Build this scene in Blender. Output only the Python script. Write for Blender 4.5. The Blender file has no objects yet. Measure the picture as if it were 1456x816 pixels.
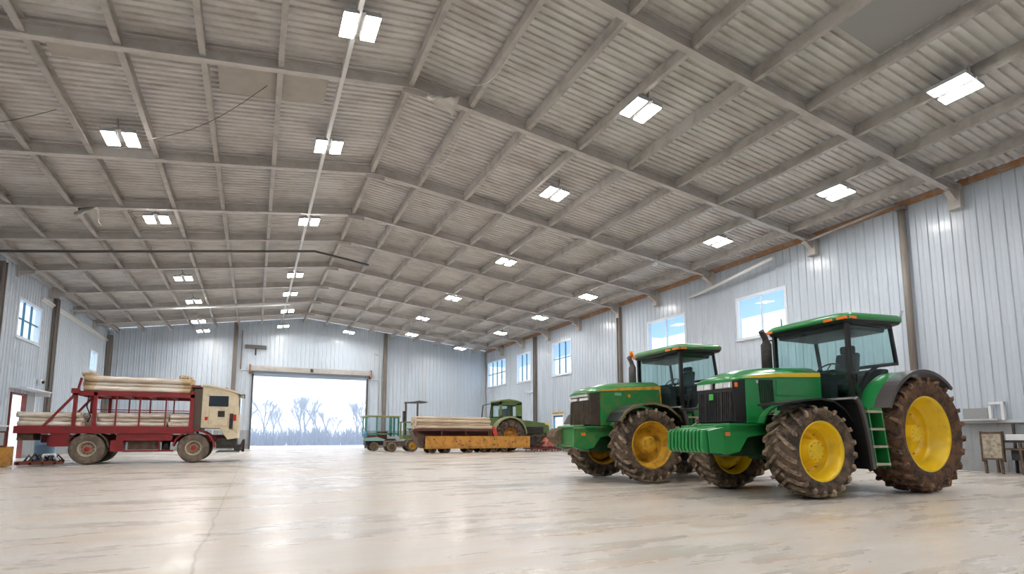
import bpy, math, random
from mathutils import Vector, Matrix, noise
random.seed(7)
PI = math.pi
sc = bpy.context.scene
col = sc.collection

# ------------------------------------------------------------------ mesh helper
class MB:
    def __init__(s): s.v = []; s.f = []; s.m = []; s.sm = []
    def add(s, vs, fs, mat=0, smooth=False):
        b = len(s.v); s.v += [tuple(p) for p in vs]
        for q in fs:
            s.f.append([b + i for i in q]); s.m.append(mat); s.sm.append(smooth)
        return s
    def box(s, x0, x1, y0, y1, z0, z1, mat=0):
        vs = [(x, y, z) for z in (z0, z1) for y in (y0, y1) for x in (x0, x1)]
        return s.add(vs, [(0, 2, 3, 1), (4, 5, 7, 6), (0, 1, 5, 4), (2, 6, 7, 3), (0, 4, 6, 2), (1, 3, 7, 5)], mat)
    def obox(s, c, ax, ay, az, mat=0):
        c = Vector(c); ax, ay, az = Vector(ax), Vector(ay), Vector(az)
        vs = [c + ax * i + ay * j + az * k for k in (-1, 1) for j in (-1, 1) for i in (-1, 1)]
        return s.add(vs, [(0, 2, 3, 1), (4, 5, 7, 6), (0, 1, 5, 4), (2, 6, 7, 3), (0, 4, 6, 2), (1, 3, 7, 5)], mat)
    def bar(s, a, b, w, h, up=(0, 0, 1), mat=0):
        a, b = Vector(a), Vector(b); d = (b - a); L = d.length; d.normalize(); up = Vector(up)
        if abs(d.dot(up)) > .98: up = Vector((1, 0, 0))
        sd = d.cross(up).normalized(); u = sd.cross(d).normalized()
        return s.obox((a + b) / 2, d * L / 2, sd * w / 2, u * h / 2, mat)
    def ibeam(s, a, b, w, h, t=.02, up=(0, 0, 1)):
        a, b = Vector(a), Vector(b); d = (b - a).normalized(); up = Vector(up)
        sd = d.cross(up).normalized(); u = sd.cross(d).normalized()
        s.bar(a + u * (h / 2 - t / 2), b + u * (h / 2 - t / 2), w, t, up)
        s.bar(a - u * (h / 2 - t / 2), b - u * (h / 2 - t / 2), w, t, up)
        s.bar(a, b, t, h - 2 * t, up); return s
    def prism(s, poly, axis, a0, a1, mat=0, smooth=False):
        # poly: 2D points in the plane normal to axis; axis 'y' -> (x,z), 'x' -> (y,z), 'z' -> (x,y)
        def P(p, a): return (p[0], a, p[1]) if axis == 'y' else ((a, p[0], p[1]) if axis == 'x' else (p[0], p[1], a))
        n = len(poly)
        ar = sum(poly[i][0] * poly[(i + 1) % n][1] - poly[(i + 1) % n][0] * poly[i][1] for i in range(n))
        if ar < 0: poly = poly[::-1]
        vs = [P(p, a0) for p in poly] + [P(p, a1) for p in poly]
        rev = (axis == 'y') != (a1 < a0)
        fs = [list(range(n))[::-1], list(range(n, 2 * n))] + [(i, (i + 1) % n, n + (i + 1) % n, n + i) for i in range(n)]
        if rev: fs = [list(q)[::-1] for q in fs]
        b = len(s.v); s.add(vs, fs[:2], mat, False); 
        for q in fs[2:]: s.f.append([b + i for i in q]); s.m.append(mat); s.sm.append(smooth)
        return s
    def tube(s, pts, r, n=8, mat=0, cap=True, smooth=True):
        pts = [Vector(p) for p in pts]; rs = r if isinstance(r, (list, tuple)) else [r] * len(pts)
        vs = []; u = None
        for i, p in enumerate(pts):
            d = (pts[min(i + 1, len(pts) - 1)] - pts[max(i - 1, 0)]).normalized()
            if u is None:
                u = d.orthogonal().normalized()
            else:
                u = (u - d * u.dot(d)).normalized()
            w = d.cross(u)
            for k in range(n):
                t = 2 * PI * k / n; vs.append(p + (u * math.cos(t) + w * math.sin(t)) * rs[i])
        fs = [(i * n + k, i * n + (k + 1) % n, (i + 1) * n + (k + 1) % n, (i + 1) * n + k) for i in range(len(pts) - 1) for k in range(n)]
        s.add(vs, fs, mat, smooth); b = len(s.v) - len(vs)
        if cap:
            s.f += [[b + k for k in range(n)][::-1], [b + (len(pts) - 1) * n + k for k in range(n)]]; s.m += [mat] * 2; s.sm += [False] * 2
        return s
    def lathe(s, prof, c, n=48, axis='y', mat=0, smooth=True, closed=False):
        # prof (r, h) around the axis through c
        vs = []
        for r, h in prof:
            for k in range(n):
                t = 2 * PI * k / n; a, b = r * math.cos(t), r * math.sin(t)
                if axis == 'y': vs.append((c[0] + a, c[1] + h, c[2] + b))
                elif axis == 'z': vs.append((c[0] + a, c[1] + b, c[2] + h))
                else: vs.append((c[0] + h, c[1] + a, c[2] + b))
        m = len(prof); fs = []
        for i in range(m - 1 + (1 if closed else 0)):
            j = (i + 1) % m
            for k in range(n): fs.append((i * n + k, j * n + k, j * n + (k + 1) % n, i * n + (k + 1) % n))
        return s.add(vs, fs, mat, smooth)
    def loft(s, rings, mat=0, smooth=True, cap=True):
        n = len(rings[0]); vs = [p for r in rings for p in r]
        fs = [(i * n + k, i * n + (k + 1) % n, (i + 1) * n + (k + 1) % n, (i + 1) * n + k) for i in range(len(rings) - 1) for k in range(n)]
        s.add(vs, fs, mat, smooth); b = len(s.v) - len(vs)
        if cap:
            s.f += [[b + k for k in range(n)][::-1], [b + (len(rings) - 1) * n + k for k in range(n)]]; s.m += [mat] * 2; s.sm += [False] * 2
        return s
    def band(s, pts, y0, y1, t, mat=0):
        # curved sheet: polyline (x,z) with thickness t, spanning y0..y1
        n = len(pts); out = []
        for i in range(n):
            a = Vector(pts[max(i - 1, 0)]); b = Vector(pts[min(i + 1, n - 1)]); d = (b - a).normalized()
            nn = Vector((d.y, -d.x)); p = Vector(pts[i]); out.append((p, p + nn * t))
        vs = []
        for (p, q) in out: vs += [(p.x, y0, p.y), (p.x, y1, p.y), (q.x, y1, q.y), (q.x, y0, q.y)]
        fs = []
        for i in range(n - 1):
            for k in range(4): fs.append((i * 4 + k, i * 4 + (k + 1) % 4, i * 4 + 4 + (k + 1) % 4, i * 4 + 4 + k))
        fs += [(0, 3, 2, 1), tuple((n - 1) * 4 + k for k in range(4))]
        return s.add(vs, fs, mat, False)
    def build(s, name, mats, parent=None, loc=None, bevel=0, fix=True, seg=2):
        me = bpy.data.meshes.new(name); me.from_pydata(s.v, [], s.f)
        if not isinstance(mats, (list, tuple)): mats = [mats]
        for m in mats: me.materials.append(m)
        me.polygons.foreach_set('material_index', s.m); me.polygons.foreach_set('use_smooth', s.sm)
        if fix:
            import bmesh
            bm = bmesh.new(); bm.from_mesh(me); bmesh.ops.recalc_face_normals(bm, faces=bm.faces); bm.to_mesh(me); bm.free()
        me.update()
        o = bpy.data.objects.new(name, me); col.objects.link(o)
        if parent: o.parent = parent
        if loc: o.location = loc
        if bevel:
            b = o.modifiers.new('bevel', 'BEVEL'); b.width = bevel; b.segments = seg; b.limit_method = 'ANGLE'; b.angle_limit = math.radians(40)
        return o

def tag(o, label=None, cat=None, group=None, kind=None):
    if label: o['label'] = label
    if cat: o['category'] = cat
    if group: o['group'] = group
    if kind: o['kind'] = kind
    return o
def empty(name, loc, rz=0, **k):
    o = bpy.data.objects.new(name, None); col.objects.link(o); o.location = loc; o.rotation_euler = (0, 0, rz); o.empty_display_size = .2
    return tag(o, **k)
def struct(o): o['kind'] = 'structure'; return o
def copy_tree(o, parent=None):
    c = o.copy(); col.objects.link(c); c.parent = parent
    for ch in [x for x in bpy.data.objects if x.parent == o]: copy_tree(ch, c)
    return c

# ------------------------------------------------------------------ materials
def mat(name, c, rough=.5, metal=0, dirt=None, dscale=3., damt=.5, bump=0., bscale=20., coat=0., stretch=(1, 1, 1), c2=None, c2scale=1., rvar=0, lo=.45, hi=.65, spec=None):
    m = bpy.data.materials.new(name); m.use_nodes = True; nt = m.node_tree; N = nt.nodes; L = nt.links
    b = N['Principled BSDF']; b.inputs['Base Color'].default_value = (*c, 1); b.inputs['Roughness'].default_value = rough; b.inputs['Metallic'].default_value = metal
    if coat: b.inputs['Coat Weight'].default_value = coat; b.inputs['Coat Roughness'].default_value = .12
    if spec is not None: b.inputs['Specular IOR Level'].default_value = spec
    tc = N.new('ShaderNodeTexCoord'); mp = N.new('ShaderNodeMapping'); mp.inputs['Scale'].default_value = stretch
    L.new(tc.outputs['Object'], mp.inputs['Vector'])
    cur = None
    def mix(fac, a, bb):
        x = N.new('ShaderNodeMix'); x.data_type = 'RGBA'; L.new(fac, x.inputs['Factor'])
        if isinstance(a, tuple): x.inputs['A'].default_value = (*a, 1)
        else: L.new(a, x.inputs['A'])
        x.inputs['B'].default_value = (*bb, 1); return x.outputs['Result']
    def nz(scale, lo, hi, amt=1., det=8):
        n = N.new('ShaderNodeTexNoise'); n.inputs['Scale'].default_value = scale; n.inputs['Detail'].default_value = det; n.inputs['Roughness'].default_value = .62
        L.new(mp.outputs['Vector'], n.inputs['Vector'])
        r = N.new('ShaderNodeMapRange'); r.inputs['From Min'].default_value = lo; r.inputs['From Max'].default_value = hi; r.inputs['To Max'].default_value = amt
        L.new(n.outputs['Fac'], r.inputs['Value']); return r.outputs['Result']
    cur = c
    if c2: cur = mix(nz(c2scale, .4, .62), cur, c2)
    if dirt: cur = mix(nz(dscale, lo, hi, damt), cur, dirt)
    if not isinstance(cur, tuple): L.new(cur, b.inputs['Base Color'])
    if rvar:
        r = nz(dscale * .7, .35, .7, rvar); a = N.new('ShaderNodeMath'); a.operation = 'ADD'; a.inputs[1].default_value = rough; L.new(r, a.inputs[0]); L.new(a.outputs[0], b.inputs['Roughness'])
    if bump:
        n = N.new('ShaderNodeTexNoise'); n.inputs['Scale'].default_value = bscale; n.inputs['Detail'].default_value = 6; L.new(mp.outputs['Vector'], n.inputs['Vector'])
        bp = N.new('ShaderNodeBump'); bp.inputs['Strength'].default_value = bump; bp.inputs['Distance'].default_value = .02
        L.new(n.outputs['Fac'], bp.inputs['Height']); L.new(bp.outputs['Normal'], b.inputs['Normal'])
    return m
def emis(name, c, s):
    m = bpy.data.materials.new(name); m.use_nodes = True; b = m.node_tree.nodes['Principled BSDF']
    b.inputs['Base Color'].default_value = (.8, .8, .8, 1); b.inputs['Emission Color'].default_value = (*c, 1); b.inputs['Emission Strength'].default_value = s
    return m
def glass(name, tint, refl=1.):
    m = bpy.data.materials.new(name); m.use_nodes = True; nt = m.node_tree; N = nt.nodes; L = nt.links; N.clear()
    out = N.new('ShaderNodeOutputMaterial'); t = N.new('ShaderNodeBsdfTransparent'); t.inputs['Color'].default_value = (*tint, 1)
    g = N.new('ShaderNodeBsdfGlossy'); g.inputs['Roughness'].default_value = .03; fr = N.new('ShaderNodeLayerWeight'); fr.inputs['Blend'].default_value = .5
    pw = N.new('ShaderNodeMath'); pw.operation = 'POWER'; pw.inputs[1].default_value = 4.; L.new(fr.outputs['Facing'], pw.inputs[0])
    mu = N.new('ShaderNodeMath'); mu.operation = 'MULTIPLY_ADD'; mu.inputs[1].default_value = .6 * refl; mu.inputs[2].default_value = .035 * refl; mx = N.new('ShaderNodeMixShader')
    L.new(pw.outputs[0], mu.inputs[0]); L.new(mu.outputs[0], mx.inputs[0]); L.new(t.outputs[0], mx.inputs[1]); L.new(g.outputs[0], mx.inputs[2]); L.new(mx.outputs[0], out.inputs['Surface'])
    return m

M = {}
M['green'] = mat('green_paint', (.014, .25, .06), .28, dirt=(.10, .12, .05), dscale=4, damt=.25, coat=.5, lo=.5, hi=.75)
M['green_dirty'] = mat('worn_green_paint', (.022, .23, .06), .35, dirt=(.22, .17, .07), dscale=5, damt=.6, coat=.3, lo=.45, hi=.7)
M['dkgreen'] = mat('dark_green_metal', (.006, .06, .022), .45, dirt=(.10, .08, .05), dscale=6, damt=.5)
M['yellow'] = mat('yellow_paint', (.96, .66, .012), .36, dirt=(.48, .27, .03), dscale=4, damt=.35, coat=.3, lo=.5, hi=.72)
M['yellow_dirty'] = mat('dusty_yellow_paint', (.72, .40, .02), .5, dirt=(.26, .15, .04), dscale=7, damt=.75, lo=.45, hi=.65)
M['stripe'] = mat('yellow_stripe', (.85, .60, .02), .35, coat=.4)
M['rubber'] = mat('muddy_tyre_rubber', (.022, .018, .016), .8, dirt=(.21, .14, .09), dscale=5.5, damt=.85, bump=1., bscale=22, c2=(.06, .045, .035), c2scale=14, lo=.42, hi=.62)
M['rubber2'] = mat('clay_caked_tyre_rubber', (.035, .025, .02), .85, dirt=(.17, .085, .045), dscale=8, damt=.95, bump=1.4, bscale=16, c2=(.08, .05, .035), c2scale=11, lo=.40, hi=.58)
M['rubber3'] = mat('dusty_truck_tyre', (.14, .11, .085), .85, dirt=(.28, .22, .16), dscale=5, damt=.7, bump=.4)
M['lug'] = mat('muddy_tread_lug', (.11, .08, .058), .75, dirt=(.46, .34, .23), dscale=9, damt=.85, bump=1., bscale=30, lo=.38, hi=.6)
M['lug2'] = mat('clay_caked_tread_lug', (.05, .034, .026), .8, dirt=(.30, .16, .09), dscale=11, damt=.9, bump=1.4, bscale=25, lo=.42, hi=.6)
M['black'] = mat('black_plastic', (.012, .012, .013), .4)
M['blackm'] = mat('matt_black_metal', (.02, .018, .018), .6, dirt=(.10, .08, .06), dscale=7, damt=.4)
M['fender'] = mat('grey_black_plastic', (.085, .075, .075), .42)
M['mudfender'] = mat('mud_coloured_fender', (.20, .16, .08), .6, dirt=(.08, .10, .05), dscale=6, damt=.6)
M['grille'] = mat('dark_grille', (.03, .027, .035), .45, dirt=(.10, .08, .06), dscale=8, damt=.3)
M['grille_dusty'] = mat('dusty_grille', (.11, .085, .06), .7, dirt=(.04, .03, .03), dscale=8, damt=.6)
M['mud'] = mat('dried_mud', (.20, .145, .09), .9, dirt=(.10, .075, .05), dscale=7, damt=.8, bump=1., bscale=14)
M['lens'] = mat('clear_headlamp_lens', (.72, .74, .76), .12, metal=.3, bump=.5, bscale=60, coat=1)
M['amber'] = mat('amber_lens', (.9, .22, .01), .2, coat=.8)
M['redlens'] = mat('red_lens', (.6, .02, .02), .25)
M['tan'] = mat('worn_tread_metal', (.50, .44, .34), .55, dirt=(.25, .2, .14), dscale=12, damt=.6)
M['steel'] = mat('grey_steel', (.35, .36, .37), .4, metal=.6)
M['cabglass'] = glass('teal_cab_glass', (.86, .945, .94), 1.2)
M['cabglass_dark'] = glass('smoked_cab_glass', (.25, .3, .3), 1.2)
M['glass'] = glass('window_glass', (.86, .93, .97), .6)
M['seat'] = mat('dark_grey_fabric', (.05, .055, .06), .8)
M['red'] = mat('red_truck_paint', (.27, .018, .022), .45, dirt=(.13, .03, .025), dscale=4, damt=.6, bump=.1)
M['redrust'] = mat('rusty_red_iron', (.22, .05, .03), .7, dirt=(.10, .05, .035), dscale=7, damt=.7)
M['cream'] = mat('cream_cab_paint', (.72, .62, .44), .45, dirt=(.30, .22, .13), dscale=6, damt=.4, lo=.5, hi=.7)
M['log'] = mat('pale_peeled_timber', (.86, .80, .73), .75, dirt=(.42, .31, .20), dscale=3, damt=.6, stretch=(.25, 2, 2), bump=.4, c2=(.66, .57, .45), c2scale=6, lo=.5, hi=.68)
M['log2'] = mat('tan_split_timber', (.58, .44, .27), .75, dirt=(.30, .18, .09), dscale=4, damt=.8, stretch=(.4, 2, 2), bump=.4)
M['ybeam'] = mat('worn_orange_yellow_paint', (.62, .30, .05), .55, dirt=(.28, .12, .04), dscale=3.2, damt=.8, lo=.48, hi=.66)
M['olive'] = mat('faded_olive_green_paint', (.10, .17, .035), .5, dirt=(.16, .17, .09), dscale=4, damt=.7)
M['teal'] = mat('faded_teal_green_paint', (.04, .24, .17), .5, dirt=(.2, .25, .2), dscale=4, damt=.4)
M['brownm'] = mat('dark_brown_machinery', (.09, .055, .04), .65, dirt=(.2, .13, .08), dscale=6, damt=.7)
M['beige'] = mat('weathered_beige_panel', (.42, .37, .29), .6, dirt=(.16, .12, .09), dscale=12, damt=.8)
M['white'] = mat('white_painted_metal', (.78, .80, .82), .4)
M['blue'] = mat('blue_painted_metal', (.15, .32, .50), .45)
M['haze_tint'] = mat('haze_tinted_bark', (.22, .27, .36), .9)  # blue cast in the colour paints haze onto the trees and shrubs
M['snow'] = mat('snow', (.86, .88, .93), .8)
M['rafter'] = mat('grey_painted_steel_beam', (.53, .50, .475), .45, dirt=(.38, .34, .30), dscale=2.2, damt=.6)
M['purlin'] = mat('dusty_steel_purlin', (.46, .43, .40), .5, dirt=(.26, .23, .20), dscale=2.5, damt=.6)
M['pipe'] = mat('white_painted_pipe', (.72, .71, .69), .35)
M['darkpipe'] = mat('dark_steel_pipe', (.07, .065, .06), .45)
M['colm'] = mat('grey_brown_column_steel', (.25, .215, .19), .4, dirt=(.13, .12, .12), dscale=2, damt=.6, stretch=(4, 4, .4))
M['rust'] = mat('orange_brown_eave_timber', (.40, .20, .09), .7, dirt=(.42, .36, .30), dscale=3, damt=.8)
M['steelgrey'] = mat('grey_housing_metal', (.40, .39, .37), .45, dirt=(.3, .25, .2), dscale=1.5, damt=.5)
M['ledge'] = mat('pale_metal_ledge', (.55, .57, .58), .4)
M['window_frame'] = mat('white_window_frame', (.74, .78, .82), .35)
M['teal_frame'] = mat('teal_window_frame', (.05, .17, .25), .4)
M['lamp_box'] = mat('lamp_housing_metal', (.4, .4, .4), .4)
M['lamp'] = emis('lit_lamp_lens', (1., .975, .945), LAMP := 119.)

def log_ends(m, L):
    nt = m.node_tree; N = nt.nodes; K = nt.links; b = N['Principled BSDF']; src = b.inputs['Base Color'].links[0].from_socket
    tc = N.new('ShaderNodeTexCoord'); sp = N.new('ShaderNodeSeparateXYZ'); K.new(tc.outputs['Object'], sp.inputs[0])
    d = N.new('ShaderNodeMath'); d.operation = 'SUBTRACT'; d.inputs[1].default_value = L / 2; K.new(sp.outputs['X'], d.inputs[0])
    a = N.new('ShaderNodeMath'); a.operation = 'ABSOLUTE'; K.new(d.outputs[0], a.inputs[0])
    n = N.new('ShaderNodeTexNoise'); n.inputs['Scale'].default_value = 9; n.inputs['Detail'].default_value = 4; K.new(tc.outputs['Object'], n.inputs['Vector'])
    ad = N.new('ShaderNodeMath'); ad.operation = 'MULTIPLY_ADD'; ad.inputs[1].default_value = .45; K.new(n.outputs['Fac'], ad.inputs[0]); K.new(a.outputs[0], ad.inputs[2])
    r = N.new('ShaderNodeMapRange'); r.inputs['From Min'].default_value = L / 2 - .12; r.inputs['From Max'].default_value = L / 2 + .02; r.inputs['To Max'].default_value = .85; K.new(ad.outputs[0], r.inputs['Value'])
    x = N.new('ShaderNodeMix'); x.data_type = 'RGBA'; K.new(r.outputs[0], x.inputs['Factor']); K.new(src, x.inputs['A']); x.inputs['B'].default_value = (.52, .36, .18, 1); K.new(x.outputs['Result'], b.inputs['Base Color'])
    return m
M['rack_log'] = log_ends(mat('pale_timber_with_tan_frayed_ends', (.84, .77, .69), .75, dirt=(.48, .36, .24), dscale=3, damt=.6, stretch=(.25, 2, 2), bump=.5, c2=(.72, .62, .5), c2scale=6, lo=.5, hi=.68), 3.05)
M['tan_log'] = mat('tan_sawn_timber', (.70, .58, .44), .75, dirt=(.36, .24, .14), dscale=3, damt=.7, stretch=(.25, 2, 2), bump=.5, c2=(.60, .47, .33), c2scale=6)
# sheets
def sheet_mat(name, c, dirt, damt, rough, streak, dscale=.6):
    m = mat(name, c, rough, dirt=dirt, dscale=dscale, damt=damt, stretch=streak, rvar=.18, c2=tuple(x * .88 for x in c), c2scale=.35)
    return m
M['ceil'] = sheet_mat('ribbed_ceiling_sheet', (.69, .675, .65), (.47, .435, .40), .75, .5, (1, 2.2, 1), 1.1)
M['wall'] = mat('pale_blue_grey_wall_sheet', (.52, .585, .66), .24, dirt=(.45, .50, .56), dscale=.5, damt=.5, stretch=(1, 1, .15), rvar=.12, coat=.2)
M['wall_low'] = mat('grey_wall_sheet', (.30, .325, .35), .4, dirt=(.24, .22, .20), dscale=1.5, damt=.5)

def floor_mat():
    m = bpy.data.materials.new('worn_polished_concrete'); m.use_nodes = True; nt = m.node_tree; N = nt.nodes; L = nt.links
    b = N['Principled BSDF']; tc = N.new('ShaderNodeTexCoord')
    def mapping(s, rz=0):
        mp = N.new('ShaderNodeMapping'); mp.inputs['Scale'].default_value = s; mp.inputs['Rotation'].default_value = (0, 0, rz); L.new(tc.outputs['Object'], mp.inputs['Vector']); return mp.outputs['Vector']
    def nz(vec, scale, lo, hi, amt=1., det=9, dist=0.):
        n = N.new('ShaderNodeTexNoise'); n.inputs['Scale'].default_value = scale; n.inputs['Detail'].default_value = det; n.inputs['Roughness'].default_value = .65; n.inputs['Distortion'].default_value = dist
        L.new(vec, n.inputs['Vector']); r = N.new('ShaderNodeMapRange'); r.inputs['From Min'].default_value = lo; r.inputs['From Max'].default_value = hi; r.inputs['To Max'].default_value = amt
        L.new(n.outputs['Fac'], r.inputs['Value']); return r.outputs['Result']
    def mix(fac, a, bb):
        x = N.new('ShaderNodeMix'); x.data_type = 'RGBA'; L.new(fac, x.inputs['Factor'])
        if isinstance(a, tuple): x.inputs['A'].default_value = (*a, 1)
        else: L.new(a, x.inputs['A'])
        x.inputs['B'].default_value = (*bb, 1); return x.outputs['Result']
    v1 = mapping((1, 1, 1)); v2 = mapping((.55, 1.8, 1), .43); v3 = mapping((.3, 1.6, 1), -.2)
    c = mix(nz(v1, .25, .38, .62), (.565, .515, .46), (.55, .52, .485))
    c = mix(nz(v2, .9, .42, .72, .6), c, (.63, .59, .545))
    c = mix(nz(v3, 2.1, .48, .70, .75, dist=.6), c, (.53, .40, .285))
    c = mix(nz(v2, 5, .54, .74, .28), c, (.48, .40, .31))
    c = mix(nz(v1, 14, .6, .75, .35), c, (.30, .26, .22))
    # sawn joints, as a pattern of their own: lines along the hall
    sep = N.new('ShaderNodeSeparateXYZ'); L.new(tc.outputs['Object'], sep.inputs[0])
    n = N.new('ShaderNodeTexNoise'); n.inputs['Scale'].default_value = 1.3; n.inputs['Detail'].default_value = 8; L.new(v1, n.inputs['Vector'])
    def joint(x0, wob, w):
        a = N.new('ShaderNodeMath'); a.operation = 'MULTIPLY_ADD'; L.new(n.outputs['Fac'], a.inputs[0]); a.inputs[1].default_value = wob; a.inputs[2].default_value = -x0 - wob * .5
        d = N.new('ShaderNodeMath'); d.operation = 'ADD'; L.new(sep.outputs['X'], d.inputs[0]); L.new(a.outputs[0], d.inputs[1])
        e = N.new('ShaderNodeMath'); e.operation = 'ABSOLUTE'; L.new(d.outputs[0], e.inputs[0])
        r = N.new('ShaderNodeMapRange'); r.inputs['From Min'].default_value = w; r.inputs['From Max'].default_value = w * .3; r.inputs['To Max'].default_value = .55; L.new(e.outputs[0], r.inputs['Value']); return r.outputs['Result']
    c = mix(joint(-.36, .12, .018), c, (.22, .18, .14))
    c = mix(joint(6.1, .06, .010), c, (.30, .25, .2))
    L.new(c, b.inputs['Base Color'])
    r1 = nz(v2, .5, .35, .70, .24); r2 = nz(v3, 2.2, .4, .7, .14)
    a = N.new('ShaderNodeMath'); a.operation = 'ADD'; L.new(r1, a.inputs[0]); L.new(r2, a.inputs[1])
    a2 = N.new('ShaderNodeMath'); a2.operation = 'ADD'; L.new(a.outputs[0], a2.inputs[0]); a2.inputs[1].default_value = .165; b.inputs['Specular IOR Level'].default_value = .38; L.new(a2.outputs[0], b.inputs['Roughness'])
    nb = N.new('ShaderNodeTexNoise'); nb.inputs['Scale'].default_value = 5; nb.inputs['Detail'].default_value = 8; L.new(v1, nb.inputs['Vector'])
    bp = N.new('ShaderNodeBump'); bp.inputs['Strength'].default_value = .12; bp.inputs['Distance'].default_value = .01; L.new(nb.outputs['Fac'], bp.inputs['Height']); L.new(bp.outputs['Normal'], b.inputs['Normal'])
    return m
M['floor'] = floor_mat()

# ------------------------------------------------------------------ the hall
XL, XR, XG = -8.83, 17.77, 3.126
YF, YB = -9.0, 42.1
ZG, ZL, ZR = 9.40, 7.55, 7.87
SH = .30                                     # sheet above the rafters' centre line
def roof(x): return ZG + (ZR - ZG) * (x - XG) / (XR - XG) if x > XG else ZG + (ZL - ZG) * (x - XG) / (XL - XG)

struct(MB().box(XL, XR, YF, YB, -.2, 0).build('floor', M['floor']))

def ceiling():
    m = MB(); p = .19; n = int((YB - YF) / p); ys = []
    for i in range(n + 1):
        y = YF + i * p
        for d, h in ((0, 0), (.018, .042), (.078, .042), (.096, 0)):
            if y + d <= YB: ys.append((y + d, h))
    xs = [XL - .1, XG, XR + .1]; vs = []
    for y, h in ys:
        for x in xs: vs.append((x, y, roof(x) + SH + h))
    fs = [(i * 3 + k, i * 3 + k + 1, i * 3 + 4 + k, i * 3 + 3 + k) for i in range(len(ys) - 1) for k in range(2)]
    m.add(vs, fs); m.box(XL - .1, XR + .1, YF, YB, 10.4, 10.5)
    return struct(m.build('ceiling', M['ceil'], fix=False))
ceiling()

def wall(name, axis, c, a0, a1, ztop, sign, openings, split=1.32, pitch=.30, back_m=True):
    prof = [(0, 0), (.018, .028), (.055, .028), (.073, 0), (.165, 0), (.172, .006), (.192, .006), (.2, 0)]
    pts = []
    i = 0
    while a0 + i * pitch < a1:
        for d, h in prof:
            a = a0 + i * pitch + d
            if a < a1: pts.append((a, h))
        i += 1
    pts.append((a1, 0))
    def hof(a):
        for k in range(len(pts) - 1):
            if pts[k][0] <= a <= pts[k + 1][0]:
                t = (a - pts[k][0]) / (pts[k + 1][0] - pts[k][0] + 1e-9); return pts[k][1] * (1 - t) + pts[k + 1][1] * t
        return 0
    ex = [(a, hof(a)) for o in openings for a in o[:2]]
    pts = sorted(pts + ex)
    m = MB()
    def P(a, h, z): return (c + sign * h, a, z) if axis == 'x' else (a, c + sign * h, z)
    for k in range(len(pts) - 1):
        (p, hp), (q, hq) = pts[k], pts[k + 1]; mid = (p + q) / 2
        if q - p < 1e-6: continue
        cuts = [0.]
        op = sorted([o for o in openings if o[0] < mid < o[1]], key=lambda o: o[2])
        segs = []; z = 0.
        for o in op:
            if o[2] > z + 1e-4: segs.append((z, o[2]))
            z = o[3]
        segs.append((z, None))
        for z0, z1 in segs:
            parts = [(z0, z1)]
            if z0 < split and (z1 is None or z1 > split): parts = [(z0, split), (split, z1)]
            for u, w in parts:
                w0 = ztop(p) if w is None else w; w1 = ztop(q) if w is None else w
                low = (w is not None and w <= split + 1e-6)
                kf = .35 if low else 1
                m.add([P(p, hp * kf, u), P(q, hq * kf, u), P(q, hq * kf, w1), P(p, hp * kf, w0)], [(0, 1, 2, 3)], 1 if low else 0)
    # outer skin
    o = struct(m.build(name, [M['wall'], M['wall_low']], fix=False))
    return o
WR = [(13.2, 15.4, 4.87, 6.50), (18.4, 20.95, 5.0, 6.58), (28.3, 30.6, 4.9, 7.0), (33.8, 35.95, 4.92, 6.95), (38.0, 41.6, 5.0, 7.05)]
WL = [(27.7, 30.15, 4.97, 6.5), (38.4, 39.9, 4.8, 5.9)]
DL = (27.9, 29.35, 0, 2.62)
DB = (-.19, 7.70, 0, 5.22)
DR = (29.3, 30.6, 0, 2.25)
wall('wall_right', 'x', XR, YF, YB, lambda a: roof(XR) + SH, -1, WR + [DR])
wall('wall_left', 'x', XL, YF, YB, lambda a: roof(XL) + SH, 1, WL + [DL])
wall('wall_back', 'y', YB, XL, XR, lambda a: roof(a) + SH, -1, [DB])
wall('wall_front', 'y', YF, XL, XR, lambda a: roof(a) + SH, 1, [])

# window frames
wn = 0
def window(axis, c, o, nv, nh, frm, sgn):
    global wn; wn += 1
    y0, y1, z0, z1 = o; m = MB(); fw = .07
    x0, x1 = (c - .05, c + .16) if sgn > 0 else (c - .16, c + .05)
    for a, b, u, w in ((y0 - fw, y0 + .03, z0 - fw, z1 + fw), (y1 - .03, y1 + fw, z0 - fw, z1 + fw), (y0, y1, z0 - fw, z0 + .03), (y0, y1, z1 - .03, z1 + fw)):
        m.box(x0, x1, a, b, u, w)
    m.box(x0 - .04 if sgn > 0 else x0, x1 if sgn > 0 else x1 + .04, y0 - .12, y1 + .12, z0 - fw - .03, z0 - fw + .02)
    f = struct(m.build('window_%d' % wn, M['window_frame'], bevel=.006))
    g = MB(); cx = (x0 + x1) / 2
    for i in range(1, nv): y = y0 + (y1 - y0) * i / nv; g.box(cx - .035, cx + .035, y - .03, y + .03, z0 + .02, z1 - .02)
    for i in range(1, nh): z = z0 + (z1 - z0) * i / nh; g.box(cx - .03, cx + .03, y0 + .02, y1 - .02, z - .025, z + .025)
    g.build('mullion', frm, f)
    MB().box(cx - .004, cx + .004, y0, y1, z0, z1).build('pane', M['glass'], f)
window('x', XR, WR[0], 2, 1, M['window_frame'], 1)
window('x', XR, WR[1], 2, 1, M['window_frame'], 1)
window('x', XR, WR[2], 3, 2, M['teal_frame'], 1)
window('x', XR, WR[3], 3, 1, M['teal_frame'], 1)
window('x', XR, WR[4], 4, 2, M['teal_frame'], 1)
window('x', XL, WL[0], 3, 2, M['teal_frame'], -1)
window('x', XL, WL[1], 2, 1, M['window_frame'], -1)

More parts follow.
